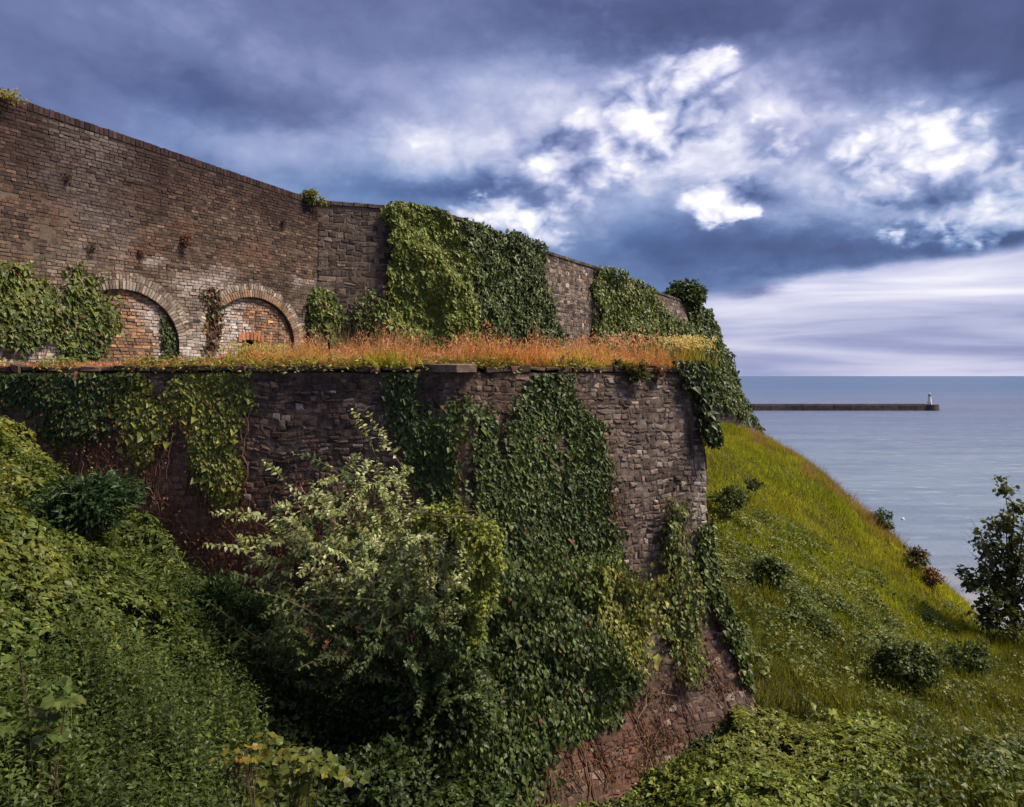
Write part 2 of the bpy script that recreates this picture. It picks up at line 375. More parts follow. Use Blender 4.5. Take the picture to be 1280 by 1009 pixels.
def stone_verts(w, s0, s1, z0, z1, proud, bev, deep, jit, n0=0.0, warp=0.0):
    """pillow-shaped block: back ring, shoulder ring, face ring -> 12 verts, 9 quads each"""
    N = len(s0)
    cs = np.stack([s0, s1, s1, s0], 1); cz = np.stack([z0, z0, z1, z1], 1)
    ms = cs.mean(1, keepdims=True); mz = cz.mean(1, keepdims=True)
    cs = cs + rng.normal(0, 1, (N, 4)) * jit; cz = cz + rng.normal(0, 1, (N, 4)) * jit
    b = np.minimum(bev, .3 * np.minimum(s1 - s0, z1 - z0))[:, None]
    fs = cs + np.sign(ms - cs) * b; fz = cz + np.sign(mz - cz) * b
    pr = np.broadcast_to(np.asarray(proud, float), (N,))[:, None] + rng.normal(0, .12, (N, 4)) * np.asarray(proud)[:, None]
    A = np.concatenate([cs, cs, fs], 1); B = np.concatenate([cz, cz, fz], 1); D = np.concatenate([np.full((N, 4), -deep), pr * .6, pr], 1) + n0
    A, B, D = A.ravel(), B.ravel(), D.ravel()
    if warp:
        B2 = B + warp * (fbm2(A, B, 1.4, 2, 5.) - .5) * 2; A = A + warp * (fbm2(A, B, 1.4, 2, 9.) - .5); B = B2
    V = w.pos(A, B, D).reshape(N, 12, 3)
    return V
SQ = np.array([[0, 1, 5, 4], [1, 2, 6, 5], [2, 3, 7, 6], [3, 0, 4, 7], [4, 5, 9, 8], [5, 6, 10, 9], [6, 7, 11, 10], [7, 4, 8, 11], [8, 9, 10, 11]])
def emit_blocks(V, C, parent, base, name, stuffname, m, pick=None):
    """the picked blocks become objects of their own, the rest one joined part"""
    N = len(V); pick = np.zeros(N, bool) if pick is None else pick
    for i in np.where(pick)[0]: mesh(name, V[i], SQ, np.tile(C[i], (12, 1)), m, parent, base, center=True)
    r = np.where(~pick)[0]
    if len(r):
        Q = SQ[None] + (np.arange(len(r)) * 12)[:, None, None]
        mesh(stuffname, V[r].reshape(-1, 3), Q.reshape(-1, 4), np.repeat(C[r], 12, 0), m, parent, base, kind='stuff')
def pick_largest(V, covered, n=300, extra=None):
    c = V[:, 8:].mean(1); u, v = proj(c); a, b = proj(V[:, 8]), proj(V[:, 10]); area = np.abs((a[0] - b[0]) * (a[1] - b[1]))
    ok = (u > 5) & (u < 1275) & (v > 5) & (v < 1004) & (c[:, 1] > 1)
    for poly in covered: ok &= ~inpoly(u, v, poly)
    if extra is not None: ok &= extra(u, v)
    area = np.where(ok, area, -1); idx = np.argsort(-area)[:n]; r = np.zeros(len(V), bool); r[idx[area[idx] > 0]] = True
    return r
def rubble_layout(w, s0, s1, zlo, zhi, hr, wr, split=.2):
    out = []; z = zlo
    while z < zhi:
        h = random.uniform(*hr); s = s0 - random.random() * wr[0]
        while s < s1:
            wd = random.uniform(*wr)
            if random.random() < split and h > .15:
                k = random.uniform(.35, .65); out.append((s, s + wd, z, z + h * k)); out.append((s, s + wd, z + h * k, z + h))
            elif random.random() < .15 and wd > .25:
                k = random.uniform(.35, .65); out.append((s, s + wd * k, z, z + h)); out.append((s + wd * k, s + wd, z, z + h))
            else: out.append((s, s + wd, z, z + h))
            s += wd
        z += h
    return np.array(out)
def brick_layout(s0, s1, zlo, zhi, ch=.083, st=.235):
    out = []; z = zlo; r = 0
    while z < zhi:
        s = s0 - random.random() * .1 - (r % 2) * st * .25
        hd = r % 3 == 1
        while s < s1:
            wd = st * (.5 if hd else 1) * random.uniform(.94, 1.06); out.append((s, s + wd, z, z + ch)); s += wd
        z += ch; r += 1
    return np.array(out)

ZT = .15                                                   # terrace level
# ivy outlines in photo pixels, used only to decide which part of a wall carries ivy
IVY = dict(
    left_brick=[(-40, 350), (20, 338), (42, 348), (58, 380), (76, 398), (95, 350), (108, 336), (124, 352), (133, 385), (134, 458), (70, 458), (72, 428), (40, 418), (10, 432), (-40, 440)],
    arch_reveal=[(204, 396), (216, 398), (224, 420), (225, 452), (205, 452)],
    between_arches=[(258, 362), (272, 362), (276, 400), (268, 445), (258, 445)],
    inner_corner=[(388, 372), (402, 362), (416, 380), (432, 398), (440, 432), (386, 432), (384, 405)],
    brown_climber=[(440, 385), (462, 362), (490, 360), (492, 428), (436, 428)],
    curtain_a=[(483, 256), (505, 250), (530, 252), (556, 264), (573, 282), (580, 318), (590, 360), (597, 432), (490, 432), (487, 330)],
    curtain_b=[(573, 282), (598, 276), (640, 290), (675, 310), (677, 345), (690, 388), (701, 432), (594, 432), (588, 350), (580, 318)],
    curtain_c=[(745, 336), (764, 331), (800, 350), (826, 370), (830, 392), (848, 400), (872, 412), (876, 440), (738, 440), (742, 390)],
    end_curtain=[(862, 376), (890, 350), (925, 400), (960, 490), (960, 560), (930, 522), (905, 515), (885, 500), (868, 440)],
    lower_left=[(-60, 455), (142, 455), (147, 498), (128, 545), (70, 545), (0, 528), (-60, 520)],
    lower_fringe=[(158, 455), (312, 455), (308, 520), (304, 590), (296, 645), (268, 645), (238, 580), (232, 520), (215, 520), (204, 565), (182, 580), (160, 552), (150, 500)],
    lower_main=[(487, 457), (518, 457), (530, 500), (548, 520), (562, 503), (590, 498), (614, 510), (620, 580), (633, 580), (638, 502), (668, 482), (680, 457), (706, 457), (716, 490), (738, 512), (750, 525), (756, 575), (766, 640), (772, 685), (800, 742), (798, 790), (792, 850), (770, 900), (690, 930), (560, 1020), (540, 800), (560, 650), (530, 620), (495, 560)],
    corner=[(848, 445), (878, 445), (905, 458), (905, 480), (897, 560), (882, 550), (868, 505)],
    corner_strip=[(872, 655), (895, 655), (900, 740), (925, 800), (950, 868), (925, 845), (902, 785), (876, 735)],
    yellow_strip=[(838, 622), (855, 630), (858, 700), (868, 750), (868, 840), (852, 850), (836, 770), (822, 700)],
)

# ---- the upper brick wall with its two blind arches
A0 = P(0, 470, 16.1)[:2]; A1 = P(398, 470, 24.3)[:2]; dA = (A1 - A0) / np.linalg.norm(A1 - A0)
Am = A0 - dA * 2.0
WB = Wall([Am, A1], [6.11 + .09, 5.70], -.3)
baseB = np.array([*(A0 + A1) / 2, ZT])
def arch_spec(uc, ul, ur, vc, vtop):
    s = WB.s_of_u(uc, 1.0); a = (WB.s_of_u(ur, 1.0) - WB.s_of_u(ul, 1.0)) / 2; d = WB.d_of_s(s)
    return dict(s=s, a=a, z=(470 - vc) / F * d, b=(vc - vtop) / F * d)
a1 = arch_spec(155, 155, 224, 430, 362); a1['a'] *= 2
s_ = WB.s_of_u(224, 1.0) - a1['s']; a1['a'] = s_
a2 = arch_spec(318, 265, 370, 426, 372)
ARCH = [a1, a2]
def in_arch(S, z, g=0.0, which=None):
    r = np.zeros(np.shape(S), bool)
    for A in (ARCH if which is None else [which]):
        ds = np.abs(S - A['s']); up = (ds / (A['a'] + g)) ** 2 + (np.maximum(z - A['z'], 0) / (A['b'] + g)) ** 2 < 1
        r |= up
    return r
def brick_colour(S, z):
    n = len(S); u = (S - 2.0) / (WB.len - 2.0)
    top = WB.top(S) - z
    f1 = fbm2(S, z, .5, 4, 1.); f2 = fbm2(S, z * 2.2, .9, 3, 4.)
    c = palette(n, [(.098, .070, .054), (.078, .056, .047), (.125, .085, .064), (.058, .043, .038)], .28)
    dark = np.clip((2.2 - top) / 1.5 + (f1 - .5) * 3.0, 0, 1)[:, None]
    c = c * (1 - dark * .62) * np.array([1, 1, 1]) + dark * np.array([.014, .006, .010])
    red = np.clip((f2 - .55) * 5, 0, 1)[:, None] * (1 - dark); c = c * (1 - red * .5) + red * .5 * np.array([.16, .08, .058])
    pale = np.clip((2.9 - z) / 1.2 + (f1 - .5) * 3.0, 0, 1)[:, None] * (rng.random((n, 1)) < .75)
    c = c * (1 - pale * .6) + pale * .6 * palette(n, [(.24, .19, .155), (.16, .12, .10), (.34, .285, .245)], .2)
    uu = proj(WB.pos(S, z))[0]
    lime = np.clip((1.25 - z) * 2 + (f1 - .5) * 3, 0, 1) * ((uu < 80) | ((uu > 222) & (uu < 262)) | (uu > 372)); lime = np.maximum(lime, np.clip((f2 - .50) * 5, 0, 1) * .55 * (z < 3.1) * (uu > 180)); lime = np.maximum(lime, .22 * np.clip((f1 - .60) * 6, 0, 1))
    lime = lime[:, None] * np.clip(rng.normal(.6, .25, (n, 1)), 0, 1); c = c * (1 - lime) + lime * np.array([.56, .52, .51])
    return np.clip(c, .01, .6)
def build_brick_wall():
    root = thing('brick_wall', 'high dark weathered brick wall with two bricked-up arches above the grassy terrace', 'wall', baseB)
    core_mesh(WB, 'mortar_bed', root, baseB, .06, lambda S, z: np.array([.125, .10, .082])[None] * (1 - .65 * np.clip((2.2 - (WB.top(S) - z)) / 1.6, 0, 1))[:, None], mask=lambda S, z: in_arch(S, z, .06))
    L = brick_layout(0, WB.len - .02, ZT - .2, 6.25)
    ce = (L[:, 0] + L[:, 1]) / 2; cz = (L[:, 2] + L[:, 3]) / 2
    L[:, 1] = np.minimum(L[:, 1], WB.len - .005)
    keep = (L[:, 3] < WB.top(ce) - .165) & (L[:, 1] - L[:, 0] > .03)
    for A in ARCH:
        low = L[:, 2] < A['z'] + .02
        ins = in_arch(ce, cz, .30, A) & ~low; keep &= ~ins
        lft = low & (ce < A['s']) & (L[:, 1] > A['s'] - A['a']); L[lft, 1] = A['s'] - A['a']
        rgt = low & (ce >= A['s']) & (L[:, 0] < A['s'] + A['a']); L[rgt, 0] = A['s'] + A['a']
    keep &= (L[:, 1] - L[:, 0] > .04) & (rng.random(len(L)) > .012)
    L = L[keep]; g = .006
    hole = fbm2((L[:, 0] + L[:, 1]) / 2, (L[:, 2] + L[:, 3]) / 2, 1.8, 3, 7.)
    proud = np.clip(rng.normal(.013, .006, len(L)) - np.clip(hole - .68, 0, 1) * .16, -.01, .03)
    V = stone_verts(WB, L[:, 0] + g, L[:, 1] - g, L[:, 2] + g, L[:, 3] - g, proud, .006, .02, .0035, warp=.012)
    C = brick_colour((L[:, 0] + L[:, 1]) / 2, (L[:, 2] + L[:, 3]) / 2)
    emit_blocks(V, C, root, baseB, 'brick', 'brickwork', M_brick, pick_largest(V, [IVY['left_brick']], 300))
    # brick-on-edge coping along the sloping top
    n = int(WB.len / .115); e = np.linspace(0, WB.len, n + 1); zt = WB.top((e[1:] + e[:-1]) / 2)
    V = stone_verts(WB, e[:-1] + .005, e[1:] - .005, zt - .165, zt + .015, np.full(n, .018), .008, .30, .005)
    C = palette(n, [(.045, .027, .029), (.036, .024, .027), (.06, .04, .037)], .2)
    emit_blocks(V, C, root, baseB, 'coping_brick', 'coping', M_brick, pick_largest(V, [], 150))
    # arches
    for ai, A in enumerate(ARCH):
        s, a, z, b = A['s'], A['a'], A['z'], A['b']; dep = .20
        th = np.linspace(0, np.pi, 41); ps = np.concatenate([[s + a], s + a * np.cos(th), [s - a]]); pz = np.concatenate([[ZT - .25], z + b * np.sin(th), [ZT - .25]])
        k = len(ps); V = np.concatenate([WB.pos(ps, pz, np.full(k, -.004)), WB.pos(ps, pz, np.full(k, -dep))]); i = np.arange(k - 1)
        Q = np.stack([i, i + 1, i + 1 + k, i + k], -1)
        arch = mesh('arch', V, Q, np.tile([.10, .075, .06], (2 * k, 1)), M_mortar, root, baseB)
        rings = [(0.0, .225), (.232, .43)] if ai == 0 else [(0.0, .215), (.222, .40)]
        for r0, r1 in rings:
            rm = (r0 + r1) / 2; arc = np.pi * (a + b + 2 * rm) / 2; nb = int(arc / .088)
            tt = np.linspace(0, np.pi, 400); ar = np.concatenate([[0], np.cumsum(np.hypot(np.diff((a + rm) * np.cos(tt)), np.diff((b + rm) * np.sin(tt))))])
            te = np.interp(np.linspace(0, ar[-1], nb + 1), ar, tt)
            for q in range(nb):
                gq = .10 * (te[q + 1] - te[q]); t0, t1 = te[q] + gq, te[q + 1] - gq; jr = random.uniform(-.012, .012)
                def pt(t, r): return (s + (a + r) * math.cos(t), z + (b + r) * math.sin(t))
                c4 = [pt(t0, r0 + .004), pt(t1, r0 + .004), pt(t1, r1 + jr), pt(t0, r1 + jr)]
                cc = np.mean(c4, 0); f4 = [(p_[0] + (cc[0] - p_[0]) * .12, p_[1] + (cc[1] - p_[1]) * .12) for p_ in c4]
                pr = random.uniform(.006, .022); arr = np.array(c4 + c4 + f4); dd = np.array([-(dep - .01 if r0 == 0 else .05)] * 4 + [pr * .6] * 4 + [pr] * 4)
                Vv = WB.pos(arr[:, 0], arr[:, 1], dd)
                pal = [(.31, .26, .22), (.24, .195, .165), (.40, .345, .30), (.17, .13, .11)] if (ai == 0 or r0 > 0) else [(.30, .18, .11), (.24, .16, .115), (.20, .15, .12), (.36, .22, .14)]
                o = mesh('voussoir', Vv, SQ, np.tile(palette(1, pal, .18)[0], (12, 1)), M_brick, arch, baseB, center=True)
        # the brick blocking set back inside the arch
        wI = WB; S0, S1 = s - a, s + a; hole = None
        if ai == 1:
            sl0, sl1 = WB.s_of_u(303, 1.), WB.s_of_u(331, 1.); dd_ = WB.d_of_s((sl0 + sl1) / 2); zl0, zl1 = (470 - 452) / F * dd_, (470 - 425) / F * dd_
            hole = lambda S, Z: (S > sl0) & (S < sl1) & (Z < zl1 - .10 * ((S - (sl0 + sl1) / 2) / ((sl1 - sl0) / 2)) ** 2)
        ns = int((S1 - S0) / .05); S = np.linspace(S0, S1, ns + 1); nz = int((z + b - ZT + .3) / .05); Z = np.linspace(ZT - .3, z + b, nz + 1)
        SS, ZZ = np.meshgrid(S, Z, indexing='ij'); V = WB.pos(SS.ravel(), ZZ.ravel(), np.full(SS.size, -dep + .06)); kk = nz + 1
        ii = np.arange(ns)[:, None] * kk + np.arange(nz)[None]; Q = np.stack([ii, ii + kk, ii + kk + 1, ii + 1], -1).reshape(-1, 4)
        cs = SS.ravel()[Q].mean(1); cz = ZZ.ravel()[Q].mean(1); kq = in_arch(cs, cz, .04, A)
        if hole: kq &= ~hole(cs, cz)
        infill = mesh('blocking', V, Q[kq], np.tile([.19, .15, .12], (len(V), 1)), M_mortar, root, baseB)
        L = brick_layout(S0, S1, ZT - .2, z + b, .083, .225); L[:, 0] = np.maximum(L[:, 0], S0); L[:, 1] = np.minimum(L[:, 1], S1)
        ce = (L[:, 0] + L[:, 1]) / 2; cz = (L[:, 2] + L[:, 3]) / 2
        kp = in_arch(ce, cz, .0, A) & (L[:, 1] - L[:, 0] > .04)
        if hole: kp &= ~hole(ce, cz - .03)
        L, ce, cz = L[kp], ce[kp], cz[kp]; g = .007
        V = stone_verts(WB, L[:, 0] + g, L[:, 1] - g, L[:, 2] + g, L[:, 3] - g, np.clip(rng.normal(.018, .010, len(L)), -.005, .045), .007, .02, .005, n0=-dep + .06, warp=.015)
        C = palette(len(L), [(.32, .165, .09), (.25, .15, .095), (.19, .13, .095), (.40, .22, .13), (.13, .09, .075)], .25)
        nz_ = fbm2(ce, cz, 1.6, 3, 11. + ai); rel = (ce - s) / a
        if ai == 0: wh = np.clip((rel - .30) * 5 + (nz_ - .5) * 4, 0, 1)
        else: wh = np.clip((.35 - rel) * 2.5 + (nz_ - .5) * 5, 0, 1) * np.clip((z + b * .75 - cz) * 2.5 + 1, 0, 1)
        wh = wh[:, None] * np.clip(rng.normal(.8, .25, (len(L), 1)), 0, 1)
        C = C * (1 - wh) + wh * palette(len(L), [(.56, .52, .53), (.46, .43, .45), (.40, .35, .33)], .08)
        emit_blocks(V, np.clip(C, .01, .7), infill, baseB, 'brick', 'brickwork', M_brick, pick_largest(V, [IVY['left_brick'], IVY['arch_reveal']], 120))
        if ai == 1:
            acc = Acc(); q = np.array([[sl0, zl0 - .3], [sl1, zl0 - .3], [sl1, zl1], [sl0, zl1]]); kk = 4
            V = np.concatenate([WB.pos(q[:, 0], q[:, 1], np.full(4, -dep + .05)), WB.pos(q[:, 0], q[:, 1], np.full(4, -dep - .5))])
            acc.add(V, (.05, .04, .035), Q=np.array([[4, 5, 6, 7], [0, 1, 5, 4], [1, 2, 6, 5], [2, 3, 7, 6], [3, 0, 4, 7]])); acc.build('dark_opening', M_mortar, infill, baseB)
            tt = np.linspace(-1, 1, 8); mid = (sl0 + sl1) / 2; hw = (sl1 - sl0) / 2 + .06
            for q in range(7):
                x0, x1 = mid + tt[q] * hw + .006, mid + tt[q + 1] * hw - .006; zz = zl1 - .10 * ((tt[q] + tt[q + 1]) / 2) ** 2
                V = stone_verts(WB, np.array([x0]), np.array([x1]), np.array([zz]), np.array([zz + .24]), np.array([.05]), .008, .05, .004, n0=-dep + .06)
                mesh('lintel_brick', V[0], SQ, np.tile(palette(1, [(.45, .19, .09), (.40, .17, .085)], .1)[0], (12, 1)), M_brick, infill, baseB, center=True)
    return root

# ---- the upper stone rampart that swings away to the right
UP = [(398, 24.3, 5.70), (480, 25.2, 5.76), (575, 26.5, 5.64), (675, 31.5, 5.35), (745, 36, 5.26), (815, 41.5, 4.80), (868, 47, 4.45), (874, 50, 4.3)]
WRp = [P(u, 470, d)[:2] for u, d, z in UP]; WRz = [z for *_, z in UP]
WR_off_end = None
def _offR(S, z):
    S_ = WR.S; t = np.clip((S - S_[3]) / (S_[6] - S_[3]), 0, 1.15); h = np.clip((4.6 - z) / 8.0, 0, 1.2)
    return t ** 1.6 * (2.4 * h ** 1.15 + .25 * np.sin(np.clip(h, 0, 1) * np.pi)) + .03 * np.clip(5.5 - z, 0, 9)
WR = Wall(WRp, WRz, -.4); WR.off = _offR; WR.zb = np.array([-.3, -.3, -.3, -6.0, -6.0, -6.0, -6.0, -6.5])
baseR = np.array([*WRp[3], ZT])
def build_rampart():
    root = thing('stone_rampart', 'tall grey rubble stone rampart curving away to the sea, hung with ivy', 'wall', baseR)
    core_mesh(WR, 'mortar_bed', root, baseR, .3, lambda S, z: np.tile([.15, .125, .11], (len(S), 1)))
    L = rubble_layout(WR, .02, 6.5, -5.4, 5.7, (.12, .21), (.13, .42), .12); L = np.concatenate([L, rubble_layout(WR, 6.55, WR.len - .3, -5.4, 5.7, (.11, .24), (.12, .40), .25)])
    ce = (L[:, 0] + L[:, 1]) / 2; L = L[(L[:, 3] < WR.top(ce) - .10) & (L[:, 2] > WR.bot(ce))]; ce = (L[:, 0] + L[:, 1]) / 2; cz = (L[:, 2] + L[:, 3]) / 2; g = .012
    V = stone_verts(WR, L[:, 0] + g, L[:, 1] - g, L[:, 2] + g, L[:, 3] - g, rng.uniform(.004, .028, len(L)), .02, .02, .02, warp=.08)
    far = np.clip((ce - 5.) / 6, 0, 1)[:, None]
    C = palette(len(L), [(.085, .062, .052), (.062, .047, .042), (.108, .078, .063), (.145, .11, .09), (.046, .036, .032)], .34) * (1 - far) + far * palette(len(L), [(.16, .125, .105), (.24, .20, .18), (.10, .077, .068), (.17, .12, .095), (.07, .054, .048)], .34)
    cov = [IVY[k] for k in ('curtain_a', 'curtain_b', 'curtain_c', 'end_curtain')]
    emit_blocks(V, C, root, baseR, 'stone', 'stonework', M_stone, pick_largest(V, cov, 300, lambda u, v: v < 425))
    e = [0.0]
    while e[-1] < WR.len - .3: e.append(e[-1] + random.uniform(.35, .6))
    e = np.array(e); zt = WR.top((e[1:] + e[:-1]) / 2); n = len(zt)
    V = stone_verts(WR, e[:-1] + .006, e[1:] - .006, zt - .11, zt + .03, np.full(n, .07), .015, .4, .006)
    emit_blocks(V, palette(n, [(.09, .07, .065), (.07, .055, .055), (.12, .095, .08)], .2), root, baseR, 'coping_stone', 'coping', M_stone, pick_largest(V, [], 150))
    return root

# ---- the lower bastion wall that carries the terrace
LP = [P(-150, 470, 14.2)[:2], P(575, 470, 13.2)[:2], P(867, 470, 15.5)[:2], np.array([8.6, 46.5])]
def _offL(S, z):
    h = np.clip(ZT - z, 0, 12)
    return np.interp(h, [0, 2.2, 4.3, 5.2, 6.6, 9.0], [0, .24, .30, .55, 1.12, 2.1])
WL = Wall(LP, [.06] * 4, [-8.2] * 4, _offL)
baseL = np.array([*LP[1], -7.5])
def lower_colour(S, z):
    n = len(S); f1 = fbm2(S, z, .45, 4, 21.); f2 = fbm2(S, z, 1.1, 3, 25.)
    right = np.clip((S - WL.S[1] - 1.2) / 2.4 + (f1 - .5) * 1.6, 0, 1)[:, None]
    cl = palette(n, [(.088, .060, .050), (.058, .042, .038), (.115, .077, .061), (.155, .104, .080)], .34)
    cr = palette(n, [(.15, .113, .096), (.11, .082, .071), (.20, .155, .133), (.078, .059, .053), (.32, .27, .245)], .28, [.3, .25, .2, .15, .1])
    c = cl * (1 - right) + cr * right
    foot_tint = np.clip((fbm2(S, z, .8, 3, 29.) - .25) * 4, 0, 1)[:, None] * np.clip((-4.2 - z) / .8, 0, 1)[:, None]; c = c * (1 - .6 * foot_tint) + .6 * foot_tint * np.array([.085, .042, .036])       # noise-broken maroon tint, darkening the stones of the battered foot
    sp = (rng.random((n, 1)) < .045) * rng.uniform(.3, .9, (n, 1)); c = c * (1 - sp) + sp * np.array([.33, .28, .25])
    left = np.clip((WL.s_of_u(335, -2.) - S) / .8, 0, 1)[:, None]; red = np.clip(np.clip((f2 - .5) * 4, 0, 1)[:, None] + left * .8, 0, 1) * np.clip((-.55 - z) / 1.2, 0, 1)[:, None] * (1 - right); c = c * (1 - .6 * red) + .6 * red * np.array([.25, .115, .078])
    return c
def build_bastion():
    root = thing('bastion_wall', 'massive dark rubble stone bastion wall below the terrace, half covered in ivy', 'wall', baseL)
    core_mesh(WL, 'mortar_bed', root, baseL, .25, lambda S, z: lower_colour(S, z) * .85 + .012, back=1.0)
    L = rubble_layout(WL, .0, WL.S[2] - .06, -8.1, .05, (.06, .125), (.07, .20), .10)
    L2 = rubble_layout(WL, WL.S[2] + .02, WL.S[2] + 6, -8.1, .05, (.15, .28), (.2, .5), .1); L = np.concatenate([L, L2])
    i1 = (L[:, 0] < WL.S[1]) & (L[:, 1] > WL.S[1]); L[i1, 1] = WL.S[1] - .005
    L[:, 1] = np.where((L[:, 0] < WL.S[2]) & (L[:, 1] > WL.S[2] - .01), WL.S[2] - .012, L[:, 1])
    L = L[(L[:, 3] < .03) & (L[:, 1] - L[:, 0] > .06)]; L = L[rng.random(len(L)) > .03]
    ce = (L[:, 0] + L[:, 1]) / 2; cz = (L[:, 2] + L[:, 3]) / 2; g = .011
    V = stone_verts(WL, L[:, 0] + g, L[:, 1] - g, L[:, 2] + g, L[:, 3] - g, np.clip(rng.normal(.012, .009, len(L)), -.008, .04), .018, .02, .015, warp=.08)
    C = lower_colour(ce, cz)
    q = np.clip(1 - (WL.S[2] - ce) / .5, 0, 1) * (ce < WL.S[2]) * (cz < -1.8) * (cz > -4.6); q = q[:, None] * .7; C = C * (1 - q) + q * palette(len(L), [(.42, .38, .36), (.33, .29, .28), (.25, .21, .2)], .15)
    cov = [IVY[k] for k in ('lower_left', 'lower_fringe', 'lower_main', 'corner', 'corner_strip', 'yellow_strip')] + [[(300, 640), (400, 600), (620, 600), (620, 1009), (0, 1009), (0, 540)]]
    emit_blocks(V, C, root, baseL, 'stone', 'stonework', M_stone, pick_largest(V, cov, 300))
    # coping: thin dark blocks along the lip
    e = [0.0]
    while e[-1] < WL.S[2] + 3: e.append(e[-1] + random.uniform(.16, .55))
    e = np.array(e); n = len(e) - 1; i = (e[:-1] < WL.S[2]) & (e[1:] > WL.S[2]); a, b = e[:-1].copy(), e[1:].copy(); b[i] = WL.S[2]
    sl0, sl1 = WL.s_of_u(520, .1), WL.s_of_u(592, .1); k = ~((a < sl1) & (b > sl0)); a, b = a[k], b[k]
    V = stone_verts(WL, a + .006, b - .006, np.full(len(a), .075) + rng.normal(0, .012, len(a)), np.full(len(a), .175) + rng.normal(0, .016, len(a)), rng.uniform(.02, .09, len(a)), .016, .35, .011)
    emit_blocks(V, palette(len(a), [(.085, .055, .045), (.06, .042, .037), (.11, .072, .057)], .25), root, baseL, 'coping_stone', 'coping', M_stone, pick_largest(V, [], 250))
    # the big projecting slab at the blunt angle of the wall
    sm = (sl0 + sl1) / 2; c = WL.pos(np.array([WL.S[1] - .12]), np.array([.14]), np.array([.0]))[0]
    pl = np.array([(-.72, .30), (-.30, -.18), (.08, -.27), (.40, -.08), (.42, .42), (-.6, .5)])
    top = np.array([(x, y, .055 + .09 * (y + .2) * .35) for x, y in pl]); bot = np.array([(x * .98, y * .98 + .01, -.075) for x, y in pl]); tin = top * np.array([.95, .93, 1]) + np.array([0, .01, .012])
    V = np.concatenate([bot, top, tin]) + c; n = 6; i = np.arange(n); j = (i + 1) % n
    Q = np.concatenate([np.stack([i, j, j + n, i + n], -1), np.stack([i + n, j + n, j + 2 * n, i + 2 * n], -1)])
    mesh('coping_slab', V, [Q, np.array([[12, 13, 14], [12, 14, 15], [12, 15, 16], [12, 16, 17]])], np.tile([.20, .14, .115], (18, 1)), M_stone, root, baseL)
    return root

# ------------------------------------------------------------------ terrain, sea
CTL = [(-150, 500, 13.2), (0, 540, 13.0), (100, 640, 12.8), (200, 735, 12.5), (320, 805, 12.2), (450, 900, 11.9), (580, 1010, 11.9), (690, 1010, 12.7), (800, 972, 13.7), (870, 922, 14.3), (932, 880, 14.8), (760, 1040, 12.0), (860, 985, 12.8),
       (-150, 640, 8), (0, 740, 8.6), (0, 1050, 5.8), (150, 1060, 6.4), (300, 1060, 7.4), (450, 1060, 8.8), (600, 1060, 10.2), (150, 850, 9.4), (300, 900, 10.4), (750, 1050, 10.6), (900, 1030, 10.6), (1050, 1030, 10.2), (1280, 1030, 9.3),
       (1280, 960, 12), (1100, 950, 13.2), (1000, 915, 14.4), (640, 1400, 6), (0, 1500, 3.6), (1280, 1500, 5), (-150, 900, 5), (1450, 1100, 8),
       (893, 562, 33), (893, 650, 26.5), (903, 745, 20), (930, 805, 17.6), (938, 537, 44), (905, 548, 40),
       (1000, 580, 41), (1060, 624, 37.5), (1110, 664, 34.5), (1150, 707, 32), (1185, 748, 30), (1215, 785, 28.5), (970, 565, 42.5), (1032, 603, 39),
       (1000, 700, 26.5), (1050, 785, 22), (1120, 800, 24), (1150, 870, 18.5), (1000, 835, 18.8), (950, 620, 31), (1050, 680, 31), (1120, 740, 29),
       (1280, 800, 33), (1245, 795, 31), (1280, 870, 21.5), (1200, 915, 17), (1400, 830, 30), (1400, 960, 14),
       (970, 700, 52), (1000, 760, 50), (1060, 800, 46), (1110, 830, 43), (1150, 860, 41), (1215, 900, 38.5), (1280, 930, 44), (1400, 930, 44), (940, 700, 58), (860, 620, 60)]
cp = np.array([P(*c) for c in CTL]); ex = []
for x in np.linspace(-30, 70, 11): ex.append((x, 78, -46))
for y in (20, 35, 50, 65): ex.append((62, y, -46))
for x, y, z in [(-8, 18, -4), (0, 18, -5), (2, 25, -4.5), (-8, 30, -4), (4, 35, -3.6), (-28, 20, -1), (-28, 5, -2), (-20, 40, -3), (0, 2, -5), (25, 6, -6), (40, 15, -12), (33, 30, -15), (6, 44, -3.6), (2, 52, -8)]: ex.append((x, y, z))
cp = np.concatenate([cp, np.array(ex)])
def _rbf():
    d = np.linalg.norm(cp[:, None, :2] - cp[None, :, :2], axis=-1); n = len(cp); A = np.zeros((n + 3, n + 3)); A[:n, :n] = d + np.eye(n) * .05
    A[:n, n] = A[n, :n] = 1; A[:n, n + 1:] = cp[:, :2]; A[n + 1:, :n] = cp[:, :2].T
    return np.linalg.solve(A, np.concatenate([cp[:, 2], [0, 0, 0]]))
_w = _rbf()
def ground(x, y):
    x = np.asarray(x, float); y = np.asarray(y, float); out = np.zeros(len(x))
    for i in range(0, len(x), 20000):
        p = np.stack([x[i:i + 20000], y[i:i + 20000]], 1); d = np.sqrt(((p[:, None] - cp[None, :, :2]) ** 2).sum(-1) + .3)
        out[i:i + 20000] = d @ _w[:len(cp)] + _w[len(cp)] + p @ _w[len(cp) + 1:]
    return out + (fbm2(x, y, .55, 3, 31.) - .5) * .35
GX = np.linspace(-30, 64, 220); GY = np.concatenate([np.linspace(-6, 30, 110), np.linspace(30.3, 80, 80)])
gx, gy = np.meshgrid(GX, GY, indexing='ij'); gz = ground(gx.ravel(), gy.ravel()).reshape(gx.shape)
